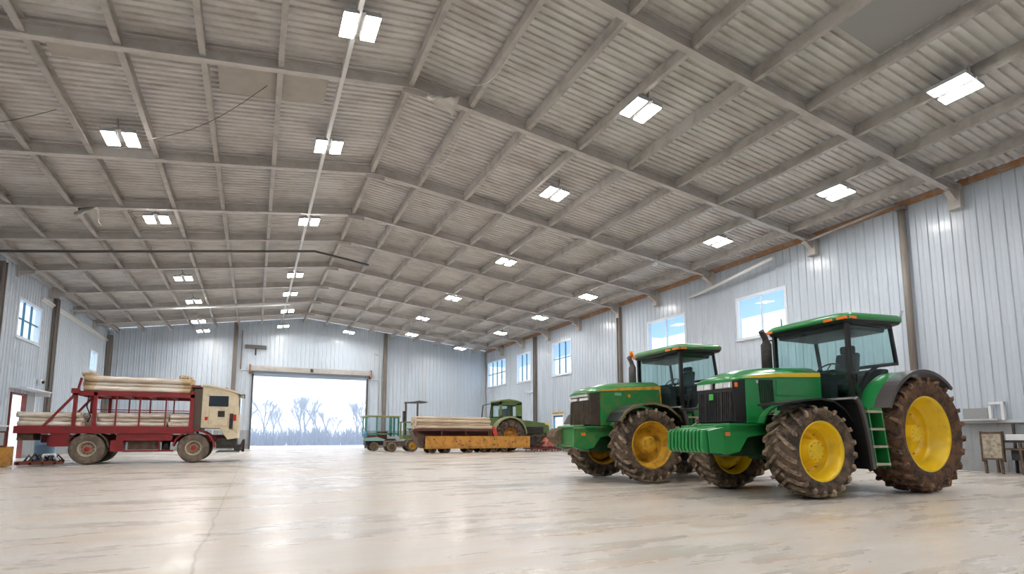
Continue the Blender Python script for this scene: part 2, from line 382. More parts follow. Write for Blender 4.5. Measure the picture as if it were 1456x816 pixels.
# outer canopy that shades the upper part of the right windows, seen through the panes
sof = mat('pale_blue_soffit', (.55, .68, .86), .5)
struct(MB().box(XR + .2, XR + 3.9, 4, 24.5, 6.72, 6.85).build('trim_1', sof)); struct(MB().box(XR + .2, XR + 3.9, 25.5, 44, 7.15, 7.3).build('trim_8', sof))
# ledges and eave boards
struct(MB().box(XR - .09, XR, YF, YB, 1.29, 1.37).build('trim_2', M['ledge']))
struct(MB().box(XL, XL + .07, YF, DL[0] - .1, 1.29, 1.36).build('trim_3', M['ledge']))
def eave(x, s):
    m = MB(); y = YF; k = 0
    while y < YB:
        L = random.uniform(.5, 1.6); m.box(min(x, x - s * random.uniform(.09, .12)), max(x, x - s * .09), y, min(y + L, YB) - .01, roof(x) + SH - .20, roof(x) + SH - .02); y += L
    return m
struct(eave(XR, 1).build('trim_4', M['rust']))
struct(MB().box(XL, XL + .1, YF, YB, roof(XL) + SH - .16, roof(XL) + SH - .01).build('trim_5', M['ledge']))
struct(MB().box(XL, XL + .12, 30, YB, 7.0, 7.08).box(XL, XL + .05, 30, YB, 6.9, 7.0).build('trim_6', M['pipe']))

# rafters and purlins
RY = [-5.6, -1.2, 3.2, 7.6, 11.93, 16.64, 20.2, 23.24, 27.17, 31.0, 34.8, 38.5]
for y in RY:
    m = MB()
    for a, b in (((XL, roof(XL)), (XG, roof(XG))), ((XG, roof(XG)), (XR, roof(XR)))):
        dz = .02
        m.ibeam((a[0], y, a[1] + dz + .02), (b[0], y, b[1] + dz + .02), .15, .28, .03)
    # haunches to the walls
    for x, s in ((XR, -1), (XL, 1)):
        z = roof(x)
        m.prism([(x, z + .1), (x + s * .6, z + .15), (x + s * .6, z - .10), (x, z - .30)], 'y', y - .03, y + .03)
        if s < 0: m.box(x - .24, x, y - .15, y + .15, z - .55, z + .15); m.bar((x - .05, y, z - .42), (x - .6, y, z - .1), .15, .03)
        else: m.box(x, x + .12, y - .1, y + .1, z - .3, z + .1)
    m.box(XG - .3, XG + .3, y - .02, y + .02, ZG - .25, ZG + .15)
    struct(m.build('roof_rafter', M['rafter']))
PX = [-8.25, -6.9, -5.42, -4.15, -2.73, -1.31, .15, 3.02, 4.57, 6.2, 7.8, 9.55, 11.35, 13.1, 14.8, 16.5]
for x in PX:
    z = roof(x) + .07; m = MB(); w = .06
    # a lipped channel
    m.box(x - w, x + w, YF, YB, z - .115, z - .10).box(x - w, x - w + .014, YF, YB, z - .10, z + .13).box(x - w, x + w, YF, YB, z + .13, z + .145)
    m.box(x + w - .012, x + w, YF, YB, z - .10, z - .07)
    struct(m.build('roof_purlin', M['purlin']))
# light-coloured purlin beside the ridge carrying the lamps
z = roof(1.44); struct(MB().bar((1.44, YF, z - .02), (1.44, YB, z - .02), .09, .2).build('roof_purlin', M['pipe']))

# columns
def column(name, x, y, z0, z1, w, d, m_=None, rnd=False):
    m = MB()
    if rnd:
        m.tube([(x, y, z0), (x, y, z1)], w / 2, 16); m.tube([(x, y, z1 - .1), (x, y, z1)], w / 2 + .05, 16); m.tube([(x, y, z0), (x, y, z0 + .08)], w / 2 + .04, 16)
    else:
        m.box(x - w / 2, x + w / 2, y - d / 2, y - d / 2 + .02, z0, z1).box(x - w / 2, x + w / 2, y + d / 2 - .02, y + d / 2, z0, z1).box(x - .015, x + .015, y - d / 2, y + d / 2, z0, z1)
    return struct(m.build(name, m_ or M['colm']))
column('wall_column', XR - .16, 9.0, 2.2, 7.95, .2, .2, rnd=True)
for y in (23.2, 32.9): column('wall_column', XR - .13, y, 0, 7.9, .2, .24)
for y in (31.7, 25.6): column('wall_column', XL + .13, y, 0, 7.4, .2, .24)
column('wall_column', XL + .2, YB - .2, 0, 7.4, .26, .26)
column('wall_column', XR - .12, YB - .14, 0, 7.8, .16, .16, M['ledge'])
for x in (-1.45, 9.1):
    m = MB().box(x - .14, x - .11, YB - .22, YB - .02, 0, roof(x) + .25).box(x + .11, x + .14, YB - .22, YB - .02, 0, roof(x) + .25).box(x - .12, x + .12, YB - .13, YB - .1, 0, roof(x) + .25)
    struct(m.build('wall_column', M['colm'])); 
for x in (-6.2, -2.55, 10.75, 12.2, 14.6): struct(MB().box(x - .04, x + .04, YB - .07, YB - .01, 0, roof(x) + .2).build('wall_seam', M['ledge']))
struct(MB().box(8.0, 9.0, YB - .12, YB - .04, 5.2, 5.32).build('wall_rail', M['ledge']))
struct(MB().box(-1.4, -.4, YB - .12, YB - .04, 5.55, 5.63).build('wall_rail', M['ledge']))
# small pipes along the back wall
struct(MB().tube([(8.75, YB - .12, 0), (8.75, YB - .12, 7.1), (8.3, YB - .12, 7.3)], .06, 8).build('wall_pipe', M['ledge']))
struct(MB().tube([(-1.05, YB - .1, 5.6), (-1.05, YB - .1, 8.4)], .04, 8).build('wall_pipe', M['colm']))

# roller door at the back
m = MB()
for x in (DB[0] - .12, DB[1]): m.box(x, x + .12, YB - .14, YB + .1, 0, DB[3] + .1)
d1 = struct(m.build('door_1', M['darkpipe']))
hs = MB(); hs.box(DB[0] - .25, DB[1] + .25, YB - .5, YB - .03, DB[3] + .28, DB[3] + .66)
hs.build('roller_housing', M['steelgrey'], d1, bevel=.04)
cu = MB(); cu.box(DB[0], DB[1], YB - .16, YB - .1, DB[3] - .06, DB[3] + .3)
for k in range(5): cu.box(DB[0], DB[1], YB - .185, YB - .1, DB[3] - .06 + k * .075, DB[3] - .02 + k * .075)
cu.build('rolled_curtain', mat('blue_grey_door_slats', (.38, .46, .55), .35), d1)
en = MB()
for x in (DB[0] - .32, DB[1] + .20): en.box(x, x + .12, YB - .56, YB - .02, DB[3] + .1, DB[3] + .72)
en.build('end_bracket', mat('rusty_bracket', (.25, .11, .06), .6), d1)
MB().box(3.55, 3.75, YB - .58, YB - .5, DB[3] + .35, DB[3] + .6).build('motor_box', M['blackm'], d1)
# side door in the left wall, standing open, with a hood over it
y0, y1, _, zt = DL; m = MB()
for y in (y0 - .07, y1): m.box(XL - .1, XL + .06, y, y + .07, 0, zt + .07)
m.box(XL - .1, XL + .06, y0, y1, zt, zt + .07)
d2 = struct(m.build('door_2', M['redrust']))
MB().box(XL - 1.0, XL - .02, y0 - .02, y0 + .03, .02, zt - .02).build('door_leaf', M['blue'], d2)
MB().box(XL, XL + .55, y0 - .3, y1 + 1.3, zt + .22, zt + .27).box(XL, XL + .06, y1 + 1.0, y1 + 1.12, 1.2, zt + .24).box(XL, XL + .5, y1 + 1.2, y1 + 1.26, zt + .05, zt + .24).build('door_hood', M['white'], d2)
struct(MB().box(XL + .0, XL + .05, y1 + .12, y1 + 1.0, .1, zt + .1).build('trim_7', M['wall_low']))
# blue side door on the right
y0, y1, _, zt = DR; m = MB()
for y in (y0 - .08, y1): m.box(XR - .07, XR + .1, y, y + .08, 0, zt + .08)
m.box(XR - .07, XR + .1, y0, y1, zt, zt + .1)
d3 = struct(m.build('door_3', M['white']))
MB().box(XR + .02, XR + .07, y0, y1, 0, 1.0).box(XR + .02, XR + .07, y0, y0 + .12, 1, zt).box(XR + .02, XR + .07, y1 - .12, y1, 1, zt).box(XR + .02, XR + .07, y0, y1, zt - .12, zt).build('door_leaf', M['blue'], d3)
MB().box(XR + .04, XR + .05, y0 + .12, y1 - .12, 1, zt - .12).build('door_glass', M['glass'], d3)
MB().box(XR - .09, XR - .06, y0 - .05, y1 + .05, zt + .1, zt + .2).build('door_header', M['yellow_dirty'], d3)

# ------------------------------------------------------------------ lamps
lamp_rows = {
 'in the row nearest the left wall': [(-3.3, y) for y in (15.4, 20.9, 28.5, 33.3, 36.5, 39.7)],
 'in the row beside the ridge': [(1.5, y) for y in (10.05, 14.95, 20.8, 28.3, 32.3, 34.65, 39.75)],
 'in the row halfway down the right slope': [(8.0, 9.5), (8.35, 14.2), (9.65, 20.65), (9.65, 27.6), (9.6, 33.4), (9.75, 36.6)],
 'in the row nearest the right wall': [(12.95, 5.4), (14.97, 9.3), (14.95, 13.7), (15.05, 22.3), (15.15, 27.6), (15.05, 33.1), (14.0, 38.3)],
 'alone between the ridge and right rows near the back wall': [(5.92, 39.75)],
}
ordn = ['nearest', 'second', 'third', 'fourth', 'fifth', 'sixth', 'seventh']
def make_lamp():
    r = empty('ceiling_lamp', (0, 0, 0))
    b = MB()
    for sx in (-1, 1): b.box(sx * .21 - .15, sx * .21 + .15, -.36, .36, -.02, .07)
    b.box(-.12, .12, -.3, .3, .07, .13)
    for sy in (-.25, .25): b.box(-.02, .02, sy - .02, sy + .02, .1, .36)
    b.build('lamp_housing', M['lamp_box'], r, bevel=.01)
    for sx in (-1, 1):
        MB().box(sx * .21 - .135, sx * .21 + .135, -.34, .34, -.03, -.021).build('lamp_lens', M['lamp'], r)
    return r
proto = make_lamp(); first = True
for row, ps in lamp_rows.items():
    for i, (x, y) in enumerate(ps):
        drop = .65 if y > 34 else .16
        o = proto if first else copy_tree(proto); first = False
        o.location = (x, y, roof(x) - drop)
        if drop > .3:
            rods = MB()
            rods.tube([(0, 0, .12), (0, 0, drop + .1)], .015, 6)
            rods.build('hanging_rod', M['lamp_box'], o)
        s = math.atan((ZL - ZG) / (XL - XG)) if x < XG else math.atan((ZR - ZG) / (XR - XG))
        o.rotation_euler = (0, -s, 0)
        where = row if len(ps) == 1 else '%s, %s from the camera' % (row, ordn[i])
        tag(o, 'lit ceiling lamp ' + where, 'ceiling lamp', 'lit ceiling lamps under the roof')
for x, y in ((-3.3, 9.6), (-3.3, 4.0), (1.5, 4.6), (8.0, 4.0), (-3.3, -2), (1.5, -2), (8, -2), (13.5, -2)):   # unseen lamps added for even light, above and behind the camera
    o = copy_tree(proto); o.location = (x, y, roof(x) - .16); o.rotation_euler = (0, 0, 0)
    tag(o, 'unseen ceiling lamp added for even light', 'ceiling lamp', 'unseen ceiling lamps added for even light')

# ------------------------------------------------------------------ things fixed under the roof
def tube_thing(name, pts, r, m_, label, cat, n=8):
    return tag(MB().tube(pts, r, n).build(name, m_), label, cat)
pts = [(XL + .05, 23.9, roof(XL) - .3)] + [(x, 23.9 + (0 if x < 2 else (x - 2) * .5), roof(x) - .33) for x in (-6, -3, 0, 2)] + [(3.6, 24.9, roof(3.6) - .3), (4.6, 25.6, roof(4.6) - .1)]
tube_thing('overhead_pipe', pts, .05, M['darkpipe'], 'long dark pipe hung under the left roof slope', 'pipe')
tube_thing('overhead_pipe', [(XL, 34.2, 7.35), (-4.2, 34.0, 7.9), (1.6, 34.0, 8.75)], .05, M['pipe'], 'pale grey pipe crossing under the left roof slope near the back wall', 'pipe')
tube_thing('wall_brace_pipe', [(XR - .15, 17.9, 7.2), (XR - .45, 16, 7.25), (XR - .6, 13.2, 7.55)], .07, M['pipe'], 'pale pipe slung along the top of the right wall above the windows', 'pipe')
tube_thing('roof_strut', [(XR - .5, 12.1, 7.75), (XR - .25, 9.1, 8.05)], .045, M['rafter'], 'diagonal steel strut between a rafter and the round wall column', 'strut')
m = MB().box(-.06, .06, -.1, .1, -.06, .06).build('security_camera', M['white'], None, (14.5, 16.6, roof(14.5) - .28), bevel=.01)
tag(m, 'small boxy device hanging under the right roof slope beside a rafter', 'device')
b = MB().tube([(0, 0, .05), (0, 0, .3)], .015, 6).build('bracket', M['steel'], m)
lv = MB(); lv.box(-.17, .17, -.2, .2, 0, .05); 
v = lv.build('ceiling_vent', M['white'], None, (2.05, 9.0, roof(2.05) + .02), bevel=.01); tag(v, 'white framed square vent at the top edge of the picture by the ridge', 'vent')
l2 = MB().box(-.12, .12, -.15, .15, -.008, 0)
for k in range(5): l2.box(-.12, .12, -.13 + k * .06, -.11 + k * .06, -.02, 0)
l2.build('vent_grille', M['fender'], v)
# flat grey boards screwed between the purlins
def board(x0, x1, y0, y1, off, label, m_):
    z0, z1 = roof(x0) + off, roof(x1) + off; mm = MB()
    mm.add([(x0, y0, z0), (x1, y0, z1), (x1, y1, z1), (x0, y1, z0), (x0, y0, z0 + .03), (x1, y0, z1 + .03), (x1, y1, z1 + .03), (x0, y1, z0 + .03)],
           [(0, 1, 2, 3), (4, 7, 6, 5), (0, 4, 5, 1), (1, 5, 6, 2), (2, 6, 7, 3), (3, 7, 4, 0)])
    tag(mm.build('ceiling_board', m_), label, 'board')
gb = mat('grey_brown_board', (.44, .405, .36), .7, dirt=(.34, .30, .26), dscale=2, damt=.5)
gb2 = mat('smooth_grey_board', (.36, .36, .355), .6)
board(-1.1, 1.2, 12.25, 13.5, .20, 'long flat grey-brown board across three purlins left of the ridge', gb)
board(9.7, 11.25, 4.3, 5.9, .215, 'smooth dark grey board between purlins at the top right corner', gb2)
board(-4.0, -2.85, 12.1, 12.9, .215, 'pale patch board between purlins near the upper left', gb)
# torn insulation
def scrap(loc, size, seed, label):
    rng = random.Random(seed); n = 7; vs = []; fs = []
    for i in range(n):
        for j in range(n):
            u, w = i / (n - 1) - .5, j / (n - 1) - .5
            e = max(abs(u), abs(w)) * 2
            vs.append((u * size[0] + rng.uniform(-.05, .05) * e, w * size[1] + rng.uniform(-.05, .05) * e, -abs(u + w) * size[2] + .08 * noise.noise(Vector((u * 4, w * 4, seed)))))
    for i in range(n - 1):
        for j in range(n - 1): fs.append((i * n + j, (i + 1) * n + j, (i + 1) * n + j + 1, i * n + j + 1))
    mm = MB(); mm.add(vs, fs, 0, True); o = mm.build('torn_insulation_sheet', mat('torn_white_film', (.66, .63, .58), .5), None, loc)
    s = o.modifiers.new('s', 'SOLIDIFY'); s.thickness = .012; tag(o, label, 'torn sheet')
scrap((3.75, 11.75, roof(3.75) - .13), (.75, .35, .3), 2, 'torn flap of white film hanging at the ridge beside a rafter')
scrap((-5.0, 20.15, roof(-5) - .12), (.6, .35, .45), 5, 'torn flap of film hanging from a rafter at the left')
for i, (a, b_, sg, lab) in enumerate([((4.1, 10.9, 9.1), (4.6, 9.4, 9.15), .35, 'thin white cable drooping beside the ridge above the torn film'),
                               ((-2.6, 14.9, 8.15), (-.1, 12.2, 8.6), .25, 'thin dark wire slung between two purlins on the left slope'),
                               ((-6.9, 15.1, 7.6), (-4.2, 14.1, 8.0), .22, 'thin wire drooping by the left edge under the roof'),
                               ((4.4, 11.4, 8.85), (4.1, 14.3, 8.75), .6, 'loose cable loop hanging below the ridge')]):
    a, b_ = Vector(a), Vector(b_); P = [a.lerp(b_, t / 10) - Vector((0, 0, sg * math.sin(PI * t / 10))) for t in range(11)]
    tube_thing('hanging_cable', P, .007, M['pipe'] if i in (0, 3) else M['darkpipe'], lab, 'cable', 5)
# things on the right wall
bx = MB().box(-.16, 0, -.28, .28, -.13, .16).build('wall_junction_box', M['steel'], None, (XR - .03, 7.6, 1.53), bevel=.01)
tag(bx, 'grey junction box on the ledge of the right wall behind the big tractor wheel', 'box')
MB().box(-.24, 0, -.5, .45, -.17, -.13).build('shelf_plate', M['ledge'], bx)
bk = MB().box(-.14, -.02, -.03, .03, -.14, .34).box(-.14, -.02, .24, .3, -.14, .24).box(-.1, -.04, -.03, .3, .28, .34).build('wall_bracket', M['white'], None, (XR - .03, 7.02, 1.5)); tag(bk, 'white angled bracket standing on the wall ledge beside the junction box', 'bracket')
# wall lights beside left door
wl_ = MB().box(0, .14, -.13, .13, -.1, .1).build('wall_lamp', M['white'], None, (XL + .03, 30.6, 3.35), bevel=.02); tag(wl_, 'small wall lamp fitting above the left side door', 'wall lamp')
MB().tube([(.14, 0, 0), (.22, 0, -.05)], .07, 12).build('lamp_head', M['blackm'], wl_)
ds = MB().box(0, .18, -.7, .7, -.12, .12).build('wall_heater', M['fender'], None, (-.35 + .2, YB - .25, 7.25)); ds.rotation_euler = (0, 0, PI / 2)
tag(ds, 'grey heater unit high on the back wall left of the roller door', 'heater')
MB().box(.05, .1, -.05, .05, -.6, -.12).build('bracket', M['blackm'], ds)
up = MB().tube([(0, 0, 0), (0, 1.1, 0)], .05, 8).build('wall_conduit', M['white'], None, (XR - .12, 33.2, 4.0)); tag(up, 'short white conduit on the right wall behind the olive tractor', 'conduit')

# ------------------------------------------------------------------ wheels
def wheel(root, cx, cy, R, W, rr, side, tyre_m, lug_m, rim_m, nl, hub=.17, dish=.16, lugh=.05, tread=True, name='wheel', phase=0., fwd=-1, jit=.006, steer=0., hk=.40):
    """side = -1: outer face towards -y.  fwd = -1: vehicle drives towards -x"""
    px0, py0, pz0 = cx, cy, R; rngseed = int(cx * 100 + cy * 10 + R * 77)
    cx = cy = cz = 0.; Rc = R - lugh; h = W / 2
    o = side
    # rim (outer side features)
    t = .022
    prof = [(rr + .012, h * .80), (rr + .005, h * .84), (rr - t, h * .84), (rr - t - .012, h * .68), (rr * .90, h * .60), (rr * .88, h * .60 - dish * .30), (rr * .85, h * .60 - dish * .34), (rr * .84, h * .60 - dish * .50), (rr * .79, h * .60 - dish * .54), (rr * .765, h * .60 - dish * .66), (rr * .75, h * .60 - dish * .97), (rr * .60, h * .6 - dish), (hub * 1.18, h * .6 - dish), (hub * 1.14, h * .6 - dish * .86), (hub, h * .6 - dish * .82), (hub * .95, h * .6 - dish * hk), (hub * .80, h * .6 - dish * (hk - .07)), (hub * .45, h * .6 - dish * (hk - .12)), (.001, h * .6 - dish * (hk - .12))]
    m = MB(); m.lathe([(r, y * o) for r, y in prof], (cx, cy, cz), 56)
    m.lathe([(rr + .012, -h * .80 * o), (rr - t, -h * .84 * o), (rr * .88, -h * .6 * o), (rr * .875, (h * .6 - dish * .6) * o)], (cx, cy, cz), 56)
    bo = m; nb = 10
    for k in range(nb):
        a = 2 * PI * k / nb; r = hub * .72; px, pz = cx + r * math.cos(a), cz + r * math.sin(a)
        y0 = cy + o * (h * .6 - dish * hk); bo.tube([(px, y0, pz), (px, y0 + o * .03, pz)], .014, 6, mat=1)
    for k in range(nb):
        a = 2 * PI * (k + .5) / nb; r = rr * .67; px, pz = cx + r * math.cos(a), cz + r * math.sin(a)
        y0 = cy + o * (h * .6 - dish * 1.02); bo.tube([(px, y0, pz), (px, y0 + o * .035, pz)], .016, 6, mat=1)
    w = m.build(name, [rim_m, M['yellow_dirty'] if rim_m != M['tan'] else M['redlens']], root, (px0, py0, pz0)); w.rotation_euler = (0, 0, steer)
    # carcass
    T = MB(); sh = Rc - .025
    half = [(rr - .01, h * .78), (rr + .02, h * .90), (rr + (Rc - rr) * .35, h * .985), (rr + (Rc - rr) * .62, h * 1.0), (rr + (Rc - rr) * .85, h * .96), (sh - .004, h * .90), (sh + .012, h * .80), (Rc - .006, h * .5), (Rc, 0)]
    full = half + [(r, -y) for r, y in half[::-1][1:]]
    T.lathe([(r, y) for r, y in full], (cx, cy, cz), 72)
    ty = T.build('tyre', tyre_m, w)
    if tread:
        Lg = MB(); rng = random.Random(rngseed)
        for s in (-1, 1):
            for k in range(nl):
                a0 = 2 * PI * (k + (0 if s > 0 else .5)) / nl + phase
                st = []
                for u, rad, yy, hw, hh in ((0, Rc - .01, -.03, .030, lugh), (.35, Rc - .01, .30, .028, lugh), (.7, Rc - .02, .66, .030, lugh), (1., sh - .0, .93, .036, lugh * .9), (1.25, rr + (Rc - rr) * .80, 1.0, .036, lugh * .45), (1.4, rr + (Rc - rr) * .62, 1.01, .02, lugh * .12)):
                    st.append((u, rad, yy * h * s, hw, hh))
                rings = []
                for i, (u, rad, yy, hw, hh) in enumerate(st):
                    ang = a0 + fwd * (-.30 * .75 / (R + .05)) * min(u, 1.1)
                    # outward direction turns from radial to axial past the shoulder
                    q = 0 if u < .9 else (.45 if u < 1.1 else .95)
                    rd = Vector((math.cos(ang), 0, math.sin(ang))); ax = Vector((0, s, 0)); tg = Vector((-math.sin(ang), 0, math.cos(ang)))
                    out = (rd * (1 - q) + ax * q).normalized()
                    j = lambda: rng.uniform(-jit, jit)
                    base = Vector((cx, cy, cz)) + rd * rad + Vector((0, yy, 0))
                    rings.append([base - tg * (hw * 1.25) - out * .02, base + tg * (hw * 1.25) - out * .02, base + tg * (hw * .8 + j()) + out * (hh + j()), base - tg * (hw * .8 + j()) + out * (hh + j())])
                Lg.loft(rings, smooth=False)
        Lg.build('tread_lugs', lug_m, w)
    return w

def arc(c, r, a0, a1, n):   # angles measured from the front (-x) upwards, degrees
    return [(c[0] - r * math.cos(math.radians(a0 + (a1 - a0) * i / n)), c[1] + r * math.sin(math.radians(a0 + (a1 - a0) * i / n))) for i in range(n + 1)]

# ------------------------------------------------------------------ the two green tractors
def tractor(loc, rz, v):
    """local frame: origin on the ground under the front axle, nose towards -x, near side -y"""
    root = empty('farm_tractor', loc, rz)
    G = M['green'] if v == 1 else M['green_dirty']; Y = M['yellow'] if v == 1 else M['yellow_dirty']
    RF = .72 if v == 1 else .77; wf = .53; rrf = .46 if v == 1 else .475
    RR = .985; wb = 2.45
    for s in (-1, 1):
        wheel(root, 0, s * .87, RF, wf, rrf, s, M['rubber'], M['lug'], Y, 20, hub=.185, dish=.24, hk=.22, name='front_wheel', phase=.07, steer=math.radians(-3))
        wheel(root, wb, s * .94, RR, .64, .635, s, M['rubber2'] if v == 1 else M['rubber'], M['lug2'] if v == 1 else M['lug'], Y, 23, hub=.16, dish=.34, lugh=.055, name='rear_wheel', phase=.1, jit=.012 if v == 1 else .006)
    # chassis
    c = MB(); c.box(-.95, 1.5, -.20, .20, .62, 1.2); c.box(1.3, 2.8, -.30, .30, .55, 1.35); c.box(-1.0, 1.3, -.26, .26, 1.1, 1.3)
    c.tube([(wb, -.75, RR), (wb, .75, RR)], .17, 16); c.box(2.6, 3.05, -.12, .12, .45, .75)
    c.tube([(-.2, -.3, .95), (-.2, -.3, 1.25)], .11, 12); c.tube([(.4, -.3, .85), (.9, -.3, .85)], .09, 10)
    c.build('chassis', M['dkgreen'], root, bevel=.02)
    a = MB(); a.tube([(0, -.68, RF), (0, -.3, RF - .02), (0, .3, RF - .02), (0, .68, RF)], [.13, .10, .10, .13], 14); a.tube([(0, -.25, RF), (0, .25, RF)], .17, 14)
    a.bar((-.18, -.6, RF + .02), (-.18, .6, RF + .02), .05, .05); a.tube([(-.18, -.2, RF + .05), (-.18, .2, RF + .05)], .04, 8)
    a.build('front_axle', M['dkgreen'], root)
    # front frame and weights
    fb = MB()
    for s in (-1, 1):
        fb.prism([(-1.42, 1.12), (-.35, 1.14), (-.35, .98), (-.78, .92), (-.95, .70), (-1.22, .66), (-1.42, .72)], 'y', s * .33, s * .40)
    fb.box(-1.15, -.30, -.40, .40, 1.0, 1.15); fb.box(-1.4, -1.15, -.33, .33, .72, 1.1)
    fb.build('front_frame', G, root, bevel=.012)
    lo = MB().obox((-1.20, -.405, .98), (.05, 0, 0), (0, .006, 0), (0, 0, .03)); lo.build('frame_plate', M['amber'] if v == 2 else mat('orange_red_sticker', (.75, .22, .08), .5), root)
    if v == 1:
        ws = MB()
        for k in range(10):
            y = -.37 + k * .082
            prof = [(-1.70, 1.02), (-1.66, 1.055), (-1.45, 1.085), (-1.36, 1.085), (-1.36, .72), (-1.60, .69), (-1.68, .71), (-1.71, .76)]
            ws.prism(prof, 'y', y - .026, y + .026)
        ws.build('front_weight', G, root, bevel=.012)
        si = MB()
        for s in (-1, 1): si.prism([(-1.62, 1.04), (-1.40, 1.08), (-1.30, 1.09), (-1.30, .68), (-1.58, .69)], 'y', s * .405, s * .43)
        si.box(-1.42, -1.36, -.40, .40, .70, 1.10)
        si.build('weight_bracket', G, root, bevel=.015)
    else:
        ws = MB(); ws.box(-1.42, -1.2, -.34, .34, .80, 1.14); ws.prism([(-1.42, 1.16), (-1.15, 1.18), (-1.15, 1.08), (-1.42, 1.06)], 'y', -.38, .3)
        ws.build('weight_bracket', G, root, bevel=.02)
        mm = MB()
        for k in range(5):
            y = .08 + k * .085; mm.prism([(-1.56, 1.04), (-1.48, 1.10), (-1.3, 1.13), (-1.3, .80), (-1.46, .78), (-1.60, .92)], 'y', y, y + .075)
        mm.build('front_weight', M['mud'], root, bevel=.02)['label'] = 'mud-covered front weights'
    # bonnet: cap lofted over the side panels
    hw = .405; N_ = 9
    secs = [(-1.07, .37, 1.835, 1.86), (-1.03, .395, 1.85, 1.92), (-.80, hw, 1.885, 1.995), (-.42, hw, 1.925, 2.075), (0., hw, 1.955, 2.115), (.5, hw, 1.985, 2.145), (.98, hw, 2.01, 2.165)]
    rings = []
    for x, w_, ze, zc in secs:
        r = [(x, -w_, ze - .03), (x, -w_, ze)]
        for k in range(1, N_): t = -1 + 2 * k / N_; r.append((x, w_ * t, ze + (zc - ze) * (1 - abs(t) ** 2.6)))
        r += [(x, w_, ze), (x, w_, ze - .03)]; rings.append(r)
    MB().loft(rings).build('bonnet', G, root)
    sd = MB(); poly = [(-.78, 1.16), (-.56, 1.16), (-.50, 1.27), (-.38, 1.38), (-.18, 1.47), (.10, 1.52), (.60, 1.56), (.98, 1.58), (.98, 1.985), (.5, 1.965), (0., 1.935), (-.42, 1.90), (-.78, 1.86)]
    sd.prism(poly, 'y', -hw + .004, -hw + .05); sd.prism(poly, 'y', hw - .05, hw - .004); sd.box(-.75, .97, -.35, .35, 1.5, 1.8)
    sd.build('side_panel', G, root)
    # wheel arch lip
    lip = [(-.56, 1.16), (-.50, 1.27), (-.38, 1.38), (-.18, 1.47), (.10, 1.52), (.60, 1.56)]
    for s in (-1, 1): MB().band(lip, s * .40, s * .52, .03).build('arch_lip', G, root)
    # yellow stripe, each side
    for s in (-1, 1):
        top = [(-.84, 1.882), (-.42, 1.945), (0, 1.985), (.5, 2.015), (.965, 2.04)]; bot = [(.965, 1.965), (.5, 1.945), (0, 1.925), (-.42, 1.895), (-.84, 1.872)]
        st = MB(); st.prism(top + bot, 'y', s * (hw - .004), s * (hw + .006))
        if v == 2: st.prism([(.93, 1.96), (.97, 1.96), (1.0, 1.58), (.97, 1.58)], 'y', s * (hw - .004), s * (hw + .008))
        st.build('bonnet_stripe', M['stripe'] if v == 1 else M['yellow_dirty'], root)
    # side vent
    if v == 1:
        for s in (-1, 1):
            vm = MB(); vm.prism([(-.50, 1.86), (-.17, 1.87), (-.17, 1.48), (-.42, 1.36), (-.47, 1.5)], 'y', s * (hw - .004), s * (hw + .003)); vt = vm.build('side_vent', M['black'], root)
            sl = MB()
            for k in range(7):
                x = -.47 + k * .046; sl.bar((x, s * (hw + .008), 1.85), (x + .02, s * (hw + .008), 1.42 + .0 * k), .012, .02)
            sl.build('vent_slats', M['dkgreen'], vt)
            MB().box(-.56, -.52, min(s * hw, s * (hw + .02)), max(s * hw, s * (hw + .02)), 1.80, 1.85).build('marker_lamp', M['lens'], root)
        for s in (-1, 1): MB().box(-.10, .62, min(s * (hw - .002), s * (hw + .006)), max(s * (hw - .002), s * (hw + .006)), 1.62, 1.88).build('access_panel', G, root, bevel=.004)
    else:
        MB().box(-.42, -.22, -.413, -.40, 1.80, 1.86).build('side_sticker', mat('pale_green_sticker', (.2, .5, .35), .4), root)
        MB().tube([(.0, -.40, 1.80), (.0, -.425, 1.80)], .04, 12).build('side_reflector', M['yellow_dirty'], root)
    # nose: grille, black cheeks, headlamps
    GM = M['grille'] if v == 1 else M['grille_dusty']
    g = MB(); g.prism([(-1.03, 1.16), (-.78, 1.16), (-.78, 1.875), (-1.03, 1.835)], 'y', -.40, .40)
    nose = g.build('grille_surround', M['black'] if v == 1 else mat('dusty_black_nose', (.05, .035, .03), .5, dirt=(.12, .08, .05), dscale=5, damt=.6), root, bevel=.02)
    gr = MB(); gr.prism([(-1.055, 1.18), (-1.02, 1.18), (-.995, 1.70), (-1.03, 1.70)], 'y', -.36, .36)
    for k in range(17):
        y = -.345 + k * .043; gr.obox((-1.05, y, 1.42), (.018, 0, 0), (0, .007, 0), (-.012 * -1, 0, .235))
    for y in (-.17, .17): gr.obox((-1.055, y, 1.42), (.02, 0, 0), (0, .012, 0), (.012, 0, .24))
    gr.build('grille', GM, nose)
    if v == 1:
        for y in (-.295, -.125, .125, .295):
            MB().obox((-1.04, y, 1.768), (.03, 0, 0), (0, .078, 0), (.006, 0, .058)).build('headlamp', M['lens'], root, bevel=.012)
        MB().obox((-1.08, .03, 1.585), (.008, 0, 0), (0, .045, 0), (.003, 0, .05)).build('nose_badge', mat('bright_green_badge', (.08, .50, .08), .4), root)
        MB().obox((-.98, -.398, 1.76), (.03, 0, 0), (0, .012, 0), (0, 0, .035)).build('turn_lamp', M['amber'], root)
    else:
        MB().obox((-1.045, 0, 1.79), (.03, 0, 0), (0, .36, 0), (.004, 0, .026)).build('headlamp', M['lens'], root, bevel=.01)
        for y in (-.2, .2): MB().obox((-1.045, y, 1.715), (.03, 0, 0), (0, .15, 0), (.004, 0, .03)).build('headlamp', M['lens'], root, bevel=.01)
    # exhaust
    e = MB(); ex, ey = (.82 if v == 1 else .93), .55; dz_ = .05 if v == 1 else .16
